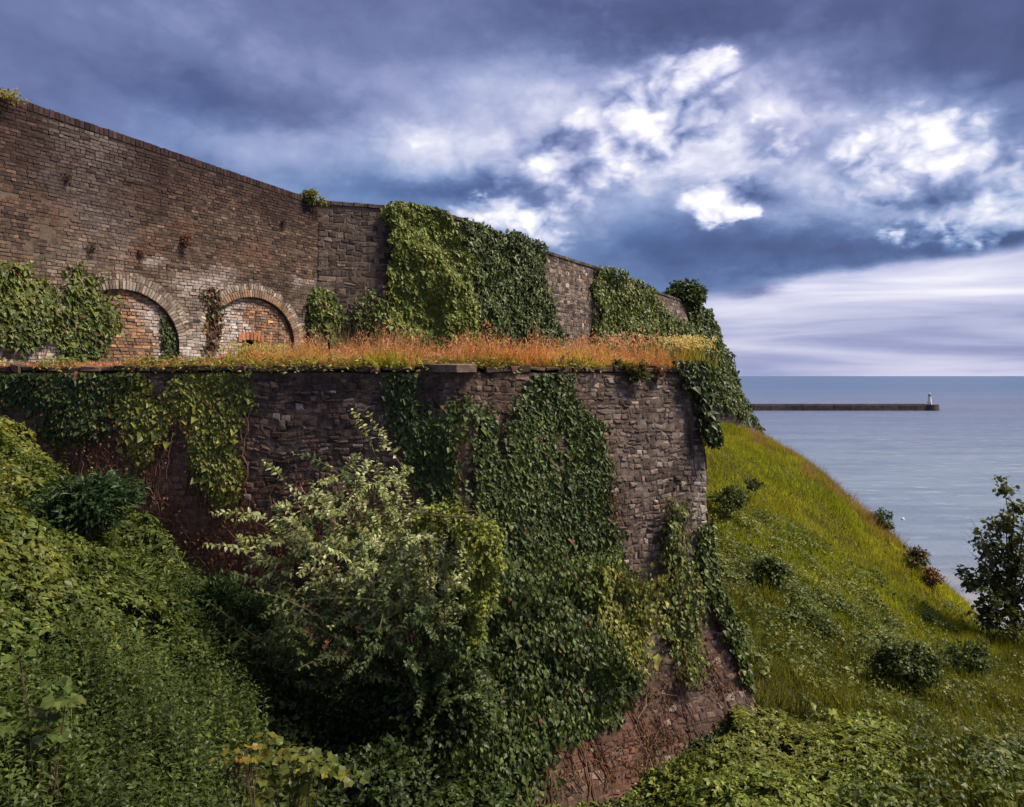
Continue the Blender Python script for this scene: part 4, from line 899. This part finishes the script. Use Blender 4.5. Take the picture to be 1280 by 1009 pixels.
def build_terrace_plants():
    # ripe grass along the terrace lip
    n = 30000; S = rng.uniform(0, WL.S[2], n); back = rng.random(n) ** 1.6 * 4.0 + .12; p = WL.pos(S, np.full(n, ZT), -back); 
    k = np.ones(n, bool)
    for w in (WB, WR):
        for i in range(len(w.P) - 1):
            dn = (p[:, :2] - w.P[i]) @ w.nn[i]; t = (p[:, :2] - w.P[i]) @ (w.P[i + 1] - w.P[i]) / ((w.P[i + 1] - w.P[i]) ** 2).sum(); k &= ~((t > -.2) & (t < 1.1) & (dn < .1) & (dn > -6))
    p = p[k]; S = S[k]; n = len(p); u, v = proj(p)
    hh = .84 * np.interp(u, [-50, 100, 200, 280, 380, 430, 560, 700, 780, 840, 870, 900], [.05, .05, .08, .18, .32, .46, .42, .40, .46, .42, .34, .2]) * rng.uniform(.3, 1.25, n) ** 1.2 * (.25 + 2.9 * fbm2(p[:, 0], p[:, 1], 2.1, 3, 3.) ** 2)
    cl = np.clip((fbm2(p[:, 0], p[:, 1], .8, 3, 14.) - .36) * 5, 0, 1)[:, None]
    low = palette(n, [(.34, .31, .04), (.27, .28, .035), (.44, .34, .06)], .2); hi = palette(n, [(.70, .29, .16), (.76, .36, .21), (.62, .23, .14), (.70, .40, .17)], .2)
    cl = np.maximum(cl, np.clip((250 - u) / 90, 0, 1)[:, None] * .9); cl = np.minimum(cl, 1)
    tips = hi * (1 - cl * .7) + cl * .7 * palette(n, [(.55, .46, .08), (.62, .50, .12)], .15)
    acc = Acc(); blades(acc, p, hh, .012 * rng.uniform(.7, 1.5, n), low, .30, tipcols=tips, seed=2.)
    # nodding seed heads
    q = rng.random(n) < .22; pq = p[q]; hq = hh[q]; m_ = len(pq)
    for j in range(3):
        a = pq + np.stack([rng.normal(0, .03, m_), rng.normal(0, .03, m_), hq * rng.uniform(.75, 1.08, m_)], 1)
        leaves(acc, a, nrmz(rv(m_)), np.array([.35, 0, .5]) + rv(m_, .5), rng.uniform(.05, .11, m_), T_OVAL, palette(m_, [(.66, .34, .20), (.60, .28, .17), (.72, .46, .29), (.52, .22, .14)], .2), width=.03)
    o = acc.build('terrace_grass', M_grass, kind='stuff'); o['label'] = 'ripe orange and yellow grass growing along the terrace edge'; o['category'] = 'grass'
    n = 5200; S = rng.uniform(0, WL.S[2], n); k = fbm2(S, S * 0, 1.1, 3, 19.) + rng.normal(0, .03, n) > .52; S = S[k]; n = len(S); o = rng.uniform(-.45, .16, n)
    q = WL.pos(S, ZT + .03 + rng.random(n) * .16 - np.clip(o, 0, 1) * .9, o); acc = Acc(); hz = rv(n); hz[:, 2] = rng.uniform(-.4, .8, n)
    leaves(acc, q, nrmz(np.array([.2, -.4, .9]) + rv(n, .5)), hz, .075 * rng.uniform(.6, 1.4, n), T_LANCE, palette(n, G_YEL + G_LITE + [(.40, .36, .06)], .2), width=.13); o_ = acc.build('edge_weeds', M_leaf, kind='stuff'); o_['label'] = 'yellow-green weeds spilling over the terrace coping in patches'; o_['category'] = 'weeds'
    # nodding tall purple-brown grass clump in front of the big ivy
    def tuft(name, label, u, d, z, n, h, w, cols, tips, lean=.35, cat='plant', spread=.2, flowers=None, fsz=.03):
        b = P(u, 470, d); b[2] = z; root = thing(name, label, cat, b); acc = Acc()
        p = b + np.concatenate([rng.normal(0, spread, (n, 2)), np.zeros((n, 1))], 1); blades(acc, p, h * rng.uniform(.5, 1.15, n), w, palette(n, cols, .2), lean, tipcols=palette(n, tips, .2)); acc.build('blades', M_grass, root, b, kind='stuff')
        if flowers:
            acc = Acc(); m_ = n // 2; a = p[:m_] + np.stack([rng.normal(0, lean * .4 * h, m_), rng.normal(0, lean * .4 * h, m_), h * rng.uniform(.75, 1.15, m_)], 1)
            for j in range(7): leaves(acc, a + rv(m_, fsz * .6), nrmz(rv(m_)), rv(m_), fsz, T_OVAL, palette(m_, flowers, .15), width=fsz * 1.4)
            acc.build('flower_heads', M_grass, root, b, kind='stuff')
    tuft('tall_grass', 'tall nodding purple-brown grass clump in front of the bright ivy curtain', 452, 15.6, ZT, 330, .95, .012, [(.2, .13, .07), (.25, .16, .06)], [(.26, .15, .13), (.34, .2, .15)], .35, 'grass', .55)
    tuft('tall_grass', 'sparse tall seeding grass below the middle of the two ivy curtains', 555, 14.6, ZT, 160, .8, .012, [(.25, .16, .06)], [(.42, .2, .14), (.36, .2, .15)], .3, 'grass', .6)
    tuft('yellow_weed', 'yellow-green leafy weed in the terrace grass above the left part of the bastion', 490, 13.6, ZT, 300, .34, .035, [(.16, .19, .025), (.22, .23, .03)], [(.34, .34, .05), (.42, .38, .06)], .5, 'plant', .2)
    tuft('yellow_weed', 'yellow-green leafy weed in the terrace grass right of the projecting slab', 600, 13.8, ZT, 180, .22, .03, [(.2, .22, .03)], [(.4, .38, .06)], .5, 'plant', .13)
    tuft('yellow_weed', 'pale yellow flowering weed on the terrace in front of the second brick arch', 322, 14.4, ZT, 330, .42, .03, [(.2, .2, .03), (.26, .24, .04)], [(.42, .36, .08), (.36, .34, .06)], .45, 'plant', .32, [(.55, .5, .25), (.5, .42, .12)], .03)
    tuft('flowering_plant', 'salmon-pink flowering clump standing highest in the terrace grass', 786, 16.2, ZT, 200, .66, .012, [(.28, .2, .05), (.34, .2, .08)], [(.5, .22, .13), (.48, .26, .15)], .32, 'plant', .42, [(.62, .32, .22), (.58, .24, .14), (.7, .46, .36)], .035)
    tuft('flowering_plant', 'yellow-green plant with cream flower spikes at the right end of the terrace', 858, 15.9, ZT, 330, .6, .02, [(.22, .22, .03), (.26, .25, .04)], [(.42, .37, .09)], .28, 'plant', .26, [(.66, .58, .34), (.6, .5, .22)], .045)
    # plants rooted in the walls
    def wallplant(name, label, p, rad, n, size, cols, flowers=None): 
        return shrub(name, label, p, rad, n, size, cols, T_OVAL, 'plant', 12, edge=flowers, spread=.4)
    wallplant('wall_plant', 'yellow-flowering plant on the wall top where brick and stone meet', P(394, 253, 24.2) + np.array([0, -.25, .05]), (.42, .3, .30), 900, .085, G_LITE, G_YEL)
    wallplant('wall_plant', 'small yellow weed on top of the brick wall at the far left', P(8, 124, 16.2) + np.array([.1, -.25, 0]), (.34, .25, .16), 420, .06, G_YEL, [(.42, .32, .06)])
    wallplant('wall_plant', 'rust-coloured plant growing out of the brick wall above the pier', WB.pos(np.array([WB.s_of_u(229, 3.6)]), np.array([3.62]), np.array([.1]))[0], (.2, .12, .2), 260, .06, RUST, [(.3, .12, .06)])
    for lab, uu, vv in [('dark dead tuft on the brick wall, highest of those above the larger arch', 82, 222), ('dark dead tuft high on the brick wall towards the stone corner', 352, 276), ('dark dead tuft on the brick wall left of the larger arch crown', 112, 310), ('dark dead tuft just above the crown of the larger brick arch', 174, 318)]:
        s = WB.s_of_u(uu, 3.); z = (470 - vv) / F * WB.d_of_s(s); wallplant('dry_tuft', lab, WB.pos(np.array([s]), np.array([z]), np.array([.06]))[0], (.14, .08, .13), 110, .05, [(.05, .035, .03), (.08, .05, .035)])
    shrub('hanging_plant', 'green and rust plant spilling over the coping below the pink flowers', P(785, 466, 14.75), (.42, .2, .26), 1500, .06, G_MID + G_LITE, T_OVAL, 'plant', 16, edge=RUST)
    shrub('hanging_plant', 'rust-red trailing plant over the coping near the bastion corner', P(820, 468, 15.0), (.26, .15, .16), 450, .05, RUST, T_OVAL, 'plant', 10, edge=[(.35, .16, .09)])
    shrub('ivy_clump', 'rounded dark ivy bush leaning over the top of the rampart end', P(857, 369, 46.0), (1.15, .9, .75), 7000, .17, G_DARK + G_MID, T_IVY, 'ivy', 60, m=M_ivy, spread=.36, low=.9)

def build_undergrowth():
    # left bank
    thicket('bank_bramble', 'sunlit yellow-green bramble covering the upper left bank', 'bramble', [(-420, 500), (-60, 525), (10, 520), (60, 560), (110, 620), (190, 660), (240, 720), (230, 820), (120, 850), (-60, 860), (-420, 900)], 33000, .08, G_MID + G_LITE[:3], .85, 1.0, 3., edge_cols=G_LITE + G_YEL[:2], trefoil=True, depth=.35, gap=.40, x0=-16, x1=0, y1=15)
    thicket('bank_weeds', 'mixed taller weeds and grass tufts standing in the left bank brambles', 'weeds', [(-60, 530), (60, 560), (190, 660), (300, 760), (280, 860), (100, 880), (-60, 880)], 9000, .11, G_DARK[2:] + G_MID, 1.15, 1.3, 8., tmpl=T_LANCE, edge_cols=G_LITE, gap=.52, depth=.7, x1=0, y1=15)
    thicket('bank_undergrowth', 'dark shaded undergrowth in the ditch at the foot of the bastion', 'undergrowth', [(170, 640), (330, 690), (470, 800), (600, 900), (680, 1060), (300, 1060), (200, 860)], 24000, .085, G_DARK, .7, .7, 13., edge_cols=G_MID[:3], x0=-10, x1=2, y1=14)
    # right: bramble mound at the foot of the corner
    thicket('bramble_thicket', 'pale green bramble mound below the bastion corner', 'bramble', [(560, 1090), (660, 1010), (760, 985), (830, 945), (890, 890), (950, 862), (1030, 890), (1110, 935), (1160, 1090)], 25000, .085, [(.15, .20, .035), (.20, .245, .045), (.11, .155, .03), (.25, .28, .06)], .6, .6, 23., edge_cols=G_LITE + G_YEL[:1], trefoil=True, gap=.33, x0=-1, x1=10, y0=8, y1=18)
    thicket('hill_scrub', 'ragged patches of low green scrub scattered over the grass hillside', 'scrub', [(885, 600), (960, 630), (1040, 690), (1120, 740), (1200, 795), (1150, 830), (1000, 770), (900, 710)], 17000, .10, G_HILL + G_LITE[:1], .55, 1.1, 53., edge_cols=G_DARK[2:] + G_MID, gap=.47, depth=.4, x0=5, x1=22, y0=17, y1=40)
    thicket('bramble_thicket', 'small rounded bramble mound at the lower right edge of the picture', 'bramble', [(1200, 940), (1250, 915), (1330, 915), (1330, 1000), (1240, 985)], 4000, .09, G_MID + G_LITE, .6, .7, 27., trefoil=True, x0=5, x1=14, y0=8, y1=20)
    thicket('hill_bramble', 'mixed bramble and ivy cover on the lower hillside beside the bastion', 'bramble', [(890, 640), (960, 690), (1060, 730), (1150, 750), (1215, 800), (1230, 860), (1150, 880), (1080, 880), (1010, 860), (940, 830), (905, 770)], 24000, .095, G_MID + G_LITE[:3], .5, .7, 33., edge_cols=G_LITE + G_YEL[:2], gap=.38, x0=4, x1=20, y0=14, y1=36)
    thicket('weed_patches', 'scattered low leafy weeds through the long grass of the hollow', 'weeds', [(1000, 840), (1120, 850), (1240, 820), (1340, 840), (1340, 1080), (1080, 1080), (1050, 930)], 17000, .085, G_MID + G_LITE[:1], .6, .9, 43., edge_cols=G_LITE, gap=.44, x0=4, x1=20, y0=8, y1=30)
    S = rng.uniform(WL.s_of_u(520, -4.), WL.S[2] - .02, 9000); out = rng.uniform(-.1, .7, 9000); zz = np.full(9000, -6.5)
    for _ in range(6): q = WL.pos(S, zz, out + .1); zz = gsample(q[:, 0], q[:, 1])
    q = WL.pos(S, zz + rng.random(9000) ** 1.5 * .16, out + .1); q = q[not_in_wall(q, .03)]; n = len(q); acc = Acc(); hz = rv(n); hz[:, 2] = -.3
    leaves(acc, q, nrmz(np.array([.1, -.3, 1.]) + rv(n, .4)), hz, .08 * rng.uniform(.6, 1.3, n), T_OVAL, palette(n, G_MID + G_DARK, .25)); o = acc.build('foot_weeds', M_leaf, kind='stuff'); o['label'] = 'low green weeds along the foot of the bastion wall'; o['category'] = 'weeds'
    # nettles: upright leafy stems
    def herbs(name, label, poly, nst, h, cols, lsize, **kw):
        p = scatter_xy(poly, nst, **kw); p = p[not_in_wall(p, .1)]; n = len(p); acc = Acc(); H = h * rng.uniform(.5, 1.25, n) * (.35 + 1.3 * fbm2(p[:, 0], p[:, 1], 1.2, 3, 5.)); lean = np.concatenate([rng.normal(0, .12, (n, 2)), np.ones((n, 1))], 1)
        C = palette(n, cols, .25) * (.55 + .95 * fbm2(p[:, 0], p[:, 1], 1.6, 2, 9.))[:, None]
        leaves(acc, p, nrmz(np.concatenate([rng.normal(0, 1, (n, 2)), np.zeros((n, 1))], 1)), lean, H, T_BLADE, C * .7, width=.012)
        for lv in range(8):
            t = .3 + .7 * lv / 7; a = rng.random(n) * 6.28
            for sg in (0, math.pi):
                dv = np.stack([np.cos(a + sg), np.sin(a + sg), np.full(n, -.25)], 1); leaves(acc, p + lean * (H * t)[:, None], nrmz(np.array([0, 0, 1.]) + rv(n, .25)), dv + rv(n, .2), lsize * (1.25 - .75 * t) * rng.uniform(.8, 1.2, n), T_OVAL, C * rng.uniform(.85, 1.2, (n, 1)), width=lsize * (1.25 - .75 * t) * .8)
        o = acc.build(name, M_leaf, kind='stuff'); o['label'] = label; o['category'] = 'nettles'
    herbs('nettles', 'dark stand of nettles along the bottom left of the picture', [(-60, 900), (110, 850), (290, 860), (330, 960), (300, 1120), (-60, 1120)], 1500, .8, G_DARK[2:] + G_MID, .095, x0=-9, x1=0, y0=4, y1=12)
    herbs('nettles', 'dim nettles between the bank and the foot of the pale bush', [(190, 700), (330, 800), (330, 900), (220, 880)], 600, .7, G_DARK, .08, x0=-9, x1=0, y0=7, y1=13)
    grass('rough_grass', 'dark rough grass filling the gaps between the ground-cover plants', [(-700, 480), (-60, 540), (60, 600), (320, 760), (600, 960), (860, 900), (890, 740), (1000, 740), (1340, 790), (1900, 800), (1900, 1500), (-700, 1500)], 80000, .20, .026, ([(.05, .065, .012), (.07, .085, .016)], [(.09, .10, .02), (.06, .075, .014)]), .6, 25., x0=-16, x1=22, y0=3, y1=28)
    herbs('tall_weeds', 'pale upright weeds standing out of the left bank brambles', [(-60, 560), (60, 580), (200, 690), (260, 800), (100, 850), (-60, 850)], 420, .6, G_MID + G_LITE, .095, x0=-12, x1=0, y0=6, y1=14)
    # hillside grass
    grass('hillside_grass', 'short yellow-green grass on the steep hillside above the sea', [(770, 515), (860, 512), (940, 525), (1010, 570), (1070, 612), (1160, 700), (1230, 780), (1240, 830), (1100, 800), (1000, 740), (900, 690), (770, 690)], 140000, .26, .034, ([(.25, .30, .024), (.32, .34, .03), (.18, .23, .02)], [(.37, .37, .04), (.34, .31, .045), (.22, .28, .024)]), .45, 5., x0=4, x1=22, y0=16, y1=47)
    grass('hillside_grass', 'long olive grass in the hollow between hillside and brambles', [(880, 740), (960, 740), (1120, 840), (1230, 800), (1340, 790), (1700, 790), (1700, 1100), (1180, 1080), (1120, 930), (1000, 890), (910, 870)], 72000, .42, .028, ([(.12, .135, .02), (.15, .16, .025), (.09, .11, .017)], [(.155, .165, .024), (.19, .17, .034), (.11, .135, .02)]), .4, 15., x0=3, x1=30, y0=8, y1=36)
    grass('ridge_grass', 'dry pinkish seeding grass along the hill crest against the sea', [(930, 530), (1000, 572), (1070, 615), (1130, 672), (1160, 705), (1150, 715), (1110, 672), (1060, 632), (990, 585), (930, 545)], 9000, .42, .02, ([(.26, .2, .05)], [(.3, .2, .08)]), .3, 18., tips=[(.40, .26, .16), (.36, .22, .14)], x0=8, x1=22, y0=28, y1=47)
    hs = [('dark rounded shrub on the grass slope close beside the bastion', 912, 625, 27, (.55, .5, .5), 1500, G_DARK[2:] + G_MID),
          ('little dark shrub upslope on the grass near the middle of the hillside', 940, 606, 30, (.28, .28, .25), 400, G_DARK),
          ('tiny dark bush on the grass just below the hill crest', 990, 590, 38, (.25, .25, .22), 260, G_DARK),
          ('bushy green shrub on the hill crest, upper one against the sea', 1099, 652, 34.5, (.55, .5, .55), 1300, G_DARK + G_MID),
          ('russet shrub on the hill crest below the green one', 1144, 697, 31.6, (.55, .4, .42), 900, G_DARK + RUST),
          ('small pinkish shrub lowest on the hill crest above the beach', 1165, 722, 30.5, (.4, .35, .33), 600, RUST + [(.25, .13, .1)]),
          ('dark bush among brambles on the lower hillside under the crest', 1010, 790, 20.8, (.75, .6, .6), 2000, G_DARK[2:] + G_MID),
          ('dark green shrub below the grass beside the bastion corner', 962, 716, 22.5, (.6, .5, .5), 1500, G_DARK[2:] + G_MID),
          ('wide dark bush where the hillside meets the hollow', 1140, 830, 18.6, (.85, .6, .5), 2600, G_DARK[2:] + G_MID),
          ('dark bush at the right end of the hillside brambles', 1212, 822, 21, (.55, .45, .45), 1100, G_DARK[2:] + G_MID),
          ('low dark bush on the meadow edge left of the tree', 1222, 782, 30, (.7, .4, .32), 900, G_DARK)]
    for lab, u, v, d, r, n, c in hs: shrub('shrub', lab, P(u, v, d), r, n, .11, c, clumps=18, group='shrubs dotted over the hillside', spread=.34)

def build_foreground():
    shrub('elder_bush', 'blue-green leafy bush on the left bank below the dark ivy', P(105, 640, 11.0), (.72, .6, .55), 3800, .13, [(.028, .06, .02), (.035, .072, .026), (.05, .09, .03), (.02, .045, .016)], T_LANCE, clumps=34, spread=.3)
    shrub('fern_bush', 'dark green bush against the bastion foot left of the pale bush', P(285, 765, 11.6), (.62, .5, .5), 2600, .12, [(.03, .062, .016), (.045, .085, .02), (.02, .042, .012)], T_LANCE, clumps=26, spread=.32)
    # pale arching bush in the middle
    b = P(545, 930, 11.2); root = thing('buddleia_bush', 'large pale silver-leaved arching bush in front of the bastion wall', 'bush', b); st = Acc(); lf = Acc()
    tips = [(470, 558, 11.6), (425, 582, 11.4), (355, 588, 11.3), (505, 575, 11.8), (330, 640, 11.1), (318, 690, 10.8), (400, 610, 10.9), (445, 600, 11.0), (500, 610, 11.1), (540, 640, 11.2), (370, 650, 10.6), (420, 650, 10.4), (470, 640, 10.5), (345, 735, 10.7), (325, 800, 10.9), (385, 700, 10.3), (440, 700, 10.1), (500, 680, 10.3), (550, 700, 10.5), (400, 770, 10.3), (470, 750, 10.0), (530, 760, 10.1), (360, 800, 10.5), (440, 810, 10.2), (510, 820, 10.2), (580, 690, 11.0), (590, 760, 10.8), (560, 820, 10.4), (520, 640, 10.7), (390, 740, 10.6), (600, 820, 10.8), (480, 590, 11.4)]
    PAL_B = [(.29, .33, .13), (.38, .41, .20), (.20, .26, .07), (.50, .52, .33), (.14, .19, .05)]
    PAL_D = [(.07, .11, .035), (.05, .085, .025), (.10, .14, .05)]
    def shoot(p0, p1, r0, r1, col, droop, npair, ls, pal, from_t=.25):
        t = np.linspace(0, 1, 9)[:, None]; mid = p0 * .45 + p1 * .55 + np.array([0, 0, droop]) + rv(1, .06)[0]; pts = (1 - t) ** 2 * p0 + 2 * t * (1 - t) * mid + t * t * p1
        tube(st, pts, np.linspace(r0, r1, 9), col, 5)
        tt = np.linspace(from_t, 1, npair); q = np.stack([np.interp(tt, t[:, 0], pts[:, k]) for k in range(3)], 1); dr = nrmz(np.gradient(q, axis=0)); a = rng.random() * 3 + np.arange(npair) * 1.57
        s1 = nrmz(np.cross(dr, np.array([0, 0, 1.]) + rv(npair, .1))); s2 = np.cross(dr, s1)
        for sg in (0, math.pi):
            o = s1 * np.cos(a + sg)[:, None] + s2 * np.sin(a + sg)[:, None]; tip = o + dr * .5 + np.array([0, 0, -.35]) + rv(npair, .2)
            leaves(lf, q, nrmz(np.array([.1, -.45, .9]) + o * .2 + rv(npair, .3)), tip, ls * (1.15 - .5 * tt) * rng.uniform(.75, 1.25, npair), T_LANCE, palette(npair, pal, .2), width=ls * (1.15 - .5 * tt) * 1.7)
        return pts
    for u, v, d in tips:
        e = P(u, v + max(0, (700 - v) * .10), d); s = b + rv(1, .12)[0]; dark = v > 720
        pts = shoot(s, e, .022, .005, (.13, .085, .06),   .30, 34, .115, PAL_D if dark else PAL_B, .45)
        for k in range(13):
            i = rng.integers(4, 9); o = pts[i]; dr = nrmz(e - s) * .5 + rv(1, .6)[0] + np.array([0, -.2, .05]); shoot(o, o + dr * rng.uniform(.3, .65), .007, .003, (.18, .13, .08), .04, 14, .102, PAL_D if (dark or rng.random() < .2) else PAL_B, .2)
    st.build('stems', M_bark, root, b); lf.build('foliage', M_leaf, root, b, kind='stuff')
    # yellow-green scrambling plant over the bush, seen as a bright arch
    b = P(590, 960, 11.3); root = thing('scrambling_vine', 'bright yellow-green vine draped over the right shoulder of the pale bush', 'vine', b); st = Acc(); lf = Acc()
    path = [(520, 655), (550, 645), (580, 650), (600, 668), (608, 700), (606, 735), (600, 770), (596, 800)]; wid = [.16, .30, .40, .40, .42, .36, .30, .2]
    n = 7000; t = rng.random(n) * 7; i = t.astype(int); f = (t - i)[:, None]; pa = np.array([P(u, v, 10.3) for u, v in path]); q = pa[i] * (1 - f) + pa[np.minimum(i + 1, 7)] * f; w_ = np.interp(t, range(8), wid)
    o = nrmz(rv(n)) * (rng.random((n, 1)) ** .5); p = q + o * w_[:, None] * (1.9 * np.clip(fbm((q + o * .3) * 3.5, 2) - .18, .1, 1)[:, None]); leaves(lf, p, nrmz(o * .7 + np.array([0, -.2, .6]) + rv(n, .35)), np.array([0, 0, -.6]) + o * .5 + rv(n, .5), .065 * rng.uniform(.6, 1.3, n), T_OVAL, palette(n, G_LITE + [(.20, .27, .03), (.28, .33, .05), (.24, .26, .03)], .2))
    for k in range(18): s0 = pa + rv(8, .08); tube(st, s0[:rng.integers(4, 9)] + rv(1, .05)[0], .006, (.12, .09, .05), 4)
    st.build('stems', M_bark, root, b); lf.build('foliage', M_leaf, root, b, kind='stuff')
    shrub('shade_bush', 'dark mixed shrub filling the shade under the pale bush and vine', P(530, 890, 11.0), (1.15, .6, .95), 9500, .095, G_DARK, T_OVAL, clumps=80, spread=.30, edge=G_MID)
    #shrub('shade_bush', 'deep green tangled shrub at the foot of the dense ivy sheet', P(660, 860, 11.6), (1.0, .5, 1.15), 6500, .09, G_DARK + G_MID[:2], T_OVAL, clumps=60, spread=.24, edge=G_MID)
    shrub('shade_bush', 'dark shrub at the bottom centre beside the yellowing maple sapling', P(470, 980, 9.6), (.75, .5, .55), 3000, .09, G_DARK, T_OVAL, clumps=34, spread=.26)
    #shrub('yellow_bush', 'yellow-leaved bush against the bastion wall right of the dense ivy', P(785, 770, 12.6), (.32, .28, .5), 1500, .09, G_LITE + G_YEL, T_OVAL, clumps=18, spread=.34, root_at=P(775, 900, 12.7))
    #shrub('climbing_rose', 'loose green bush growing out of the ivy above the yellow one', P(740, 720, 12.7), (.5, .25, .35), 1500, .075, G_MID + G_LITE[:1], T_OVAL, clumps=20, spread=.34, edge=[(.3, .14, .12)])
    shrub('corner_bush', 'yellow-green scrub along the hillside edge of the bastion corner', P(915, 790, 15.6), (.35, .3, .75), 2200, .085, G_MID + G_LITE, T_OVAL, clumps=24, spread=.3)
    # broad-leaved saplings near the camera, each leaf its own piece
    def sapling(name, label, cs, d, n, size, pal, spread, seed):
        c = P(*cs, d); base = c + np.array([0, .1, -1.1]); root = thing(name, label, 'sapling', base); st = Acc(); tv = T_MAPLE[0]; H = 16; hubs = c + rv(H, 1.0) * np.array(spread)
        for h in hubs: tube(st, [base, base * .5 + h * .5 + rv(1, .05)[0], h], [.012, .008, .005], (.1, .07, .05), 5)
        for k in range(n):
            h = hubs[k % H]; a = rng.random() * 6.28; o = np.array([math.cos(a), math.sin(a), rng.normal(0, .25)]); p = h + o * rng.uniform(.03, .1)
            tube(st, [h, p], .003, (.07, .075, .025), 4)
            acc = Acc(); leaves(acc, p[None], nrmz(np.array([[0, -.35, .9]]) + rv(1, .28)), o[None] * np.array([1, 1, .3]) + np.array([0, -.1, -.35]), size * rng.uniform(.65, 1.25), T_MAPLE, palette(1, pal, .18))
            acc.build('leaf', M_leaf, root, base)
        st.build('stems', M_bark, root, base)
    sapling('sycamore_sapling', 'broad-leaved sycamore sapling with reddish leaf tips, bottom left corner', (36, 905), 5.9, 190, .085, [(.05, .085, .02), (.07, .115, .025), (.10, .14, .03), (.12, .13, .035)], (.19, .12, .19), 1)
    sapling('maple_sapling', 'yellowing maple sapling at the bottom, left of centre', (362, 962), 7.6, 170, .10, [(.08, .11, .018), (.12, .14, .022), (.06, .09, .018), (.17, .16, .025)], (.30, .15, .17), 2)
    sapling('maple_sapling', 'small orange-leaved maple sprig beside the yellowing maple', (303, 945), 7.4, 16, .09, [(.26, .19, .025), (.20, .18, .025), (.24, .13, .025)], (.07, .05, .04), 3)
    # the tree on the right by the beach path
    c = P(1262, 730, 27.0); base = P(1268, 815, 27.0); base[2] = gsample(base[:1], base[1:2])[0] - .05; root = thing('tree', 'dark leafy tree against the sea at the right edge of the picture', 'tree', base); st = Acc(); lf = Acc(); ends = []
    tops = [(1256, 615), (1268, 632), (1240, 650), (1285, 640), (1225, 668), (1310, 660), (1215, 718), (1232, 700), (1255, 690), (1290, 700), (1325, 700), (1212, 728), (1235, 745), (1262, 745), (1300, 745), (1335, 740), (1240, 775), (1275, 785), (1310, 785), (1222, 765), (1258, 655), (1275, 670)]
    trunk = np.array([base, base * .6 + c * .4 + (.05, 0, 0), c, c * .4 + P(1262, 630, 27) * .6]); tube(st, trunk, [.16, .13, .09, .035], (.05, .04, .032), 8)
    for u, v in tops:
        e = P(u, v, 27 + rng.uniform(-1.1, 1.1)); o = trunk[1] * (1 - (w0 := rng.uniform(.2, .9))) + trunk[2] * w0; t = np.linspace(0, 1, 7)[:, None]; mid = o * .5 + e * .5 + np.array([0, 0, -.15]) + rv(1, .12)[0]; pts = (1 - t) ** 2 * o + 2 * t * (1 - t) * mid + t * t * e
        tube(st, pts, np.linspace(.055, .012, 7), (.06, .05, .04), 5)
        for k in range(7):
            i = rng.integers(3, 7); q = pts[i] + rv(1, .33)[0] * np.array([1, 1, .75]); tube(st, [pts[i], (pts[i] + q) / 2 + rv(1, .04)[0], q], [.014, .01, .005], (.07, .055, .045), 4); ends.append(q)
        ends.append(e)
    for k in range(16): q = P(rng.uniform(1203, 1235), rng.uniform(645, 705), 26.6); tube(st, [P(1243, 712, 26.8), (q + P(1240, 705, 26.8)) / 2 + rv(1, .07)[0], q], [.014, .009, .003], (.16, .13, .11), 4)
    ends = np.array(ends); n = 5200; i = rng.integers(0, len(ends), n); o = nrmz(rv(n)) * (rng.random((n, 1)) ** .5) * .26; p = ends[i] + o * np.array([1.2, 1.2, .8]); leaves(lf, p, nrmz(np.array([0, 0, .8]) + o * 1.5 + rv(n, .35)), o * 2 + rv(n, .5) + np.array([0, 0, -.35]), .12 * rng.uniform(.6, 1.35, n), T_MAPLE, palette(n, [(.055, .075, .02), (.08, .10, .026), (.04, .056, .016), (.11, .125, .032)], .25))
    st.build('trunk', M_bark, root, base); lf.build('crown', M_leaf, root, base, kind='stuff')

build_ground()
build_sea()
build_harbour()
build_bastion()
build_brick_wall()
build_rampart()
build_ivies()
build_terrace_plants()
build_undergrowth()
build_foreground()
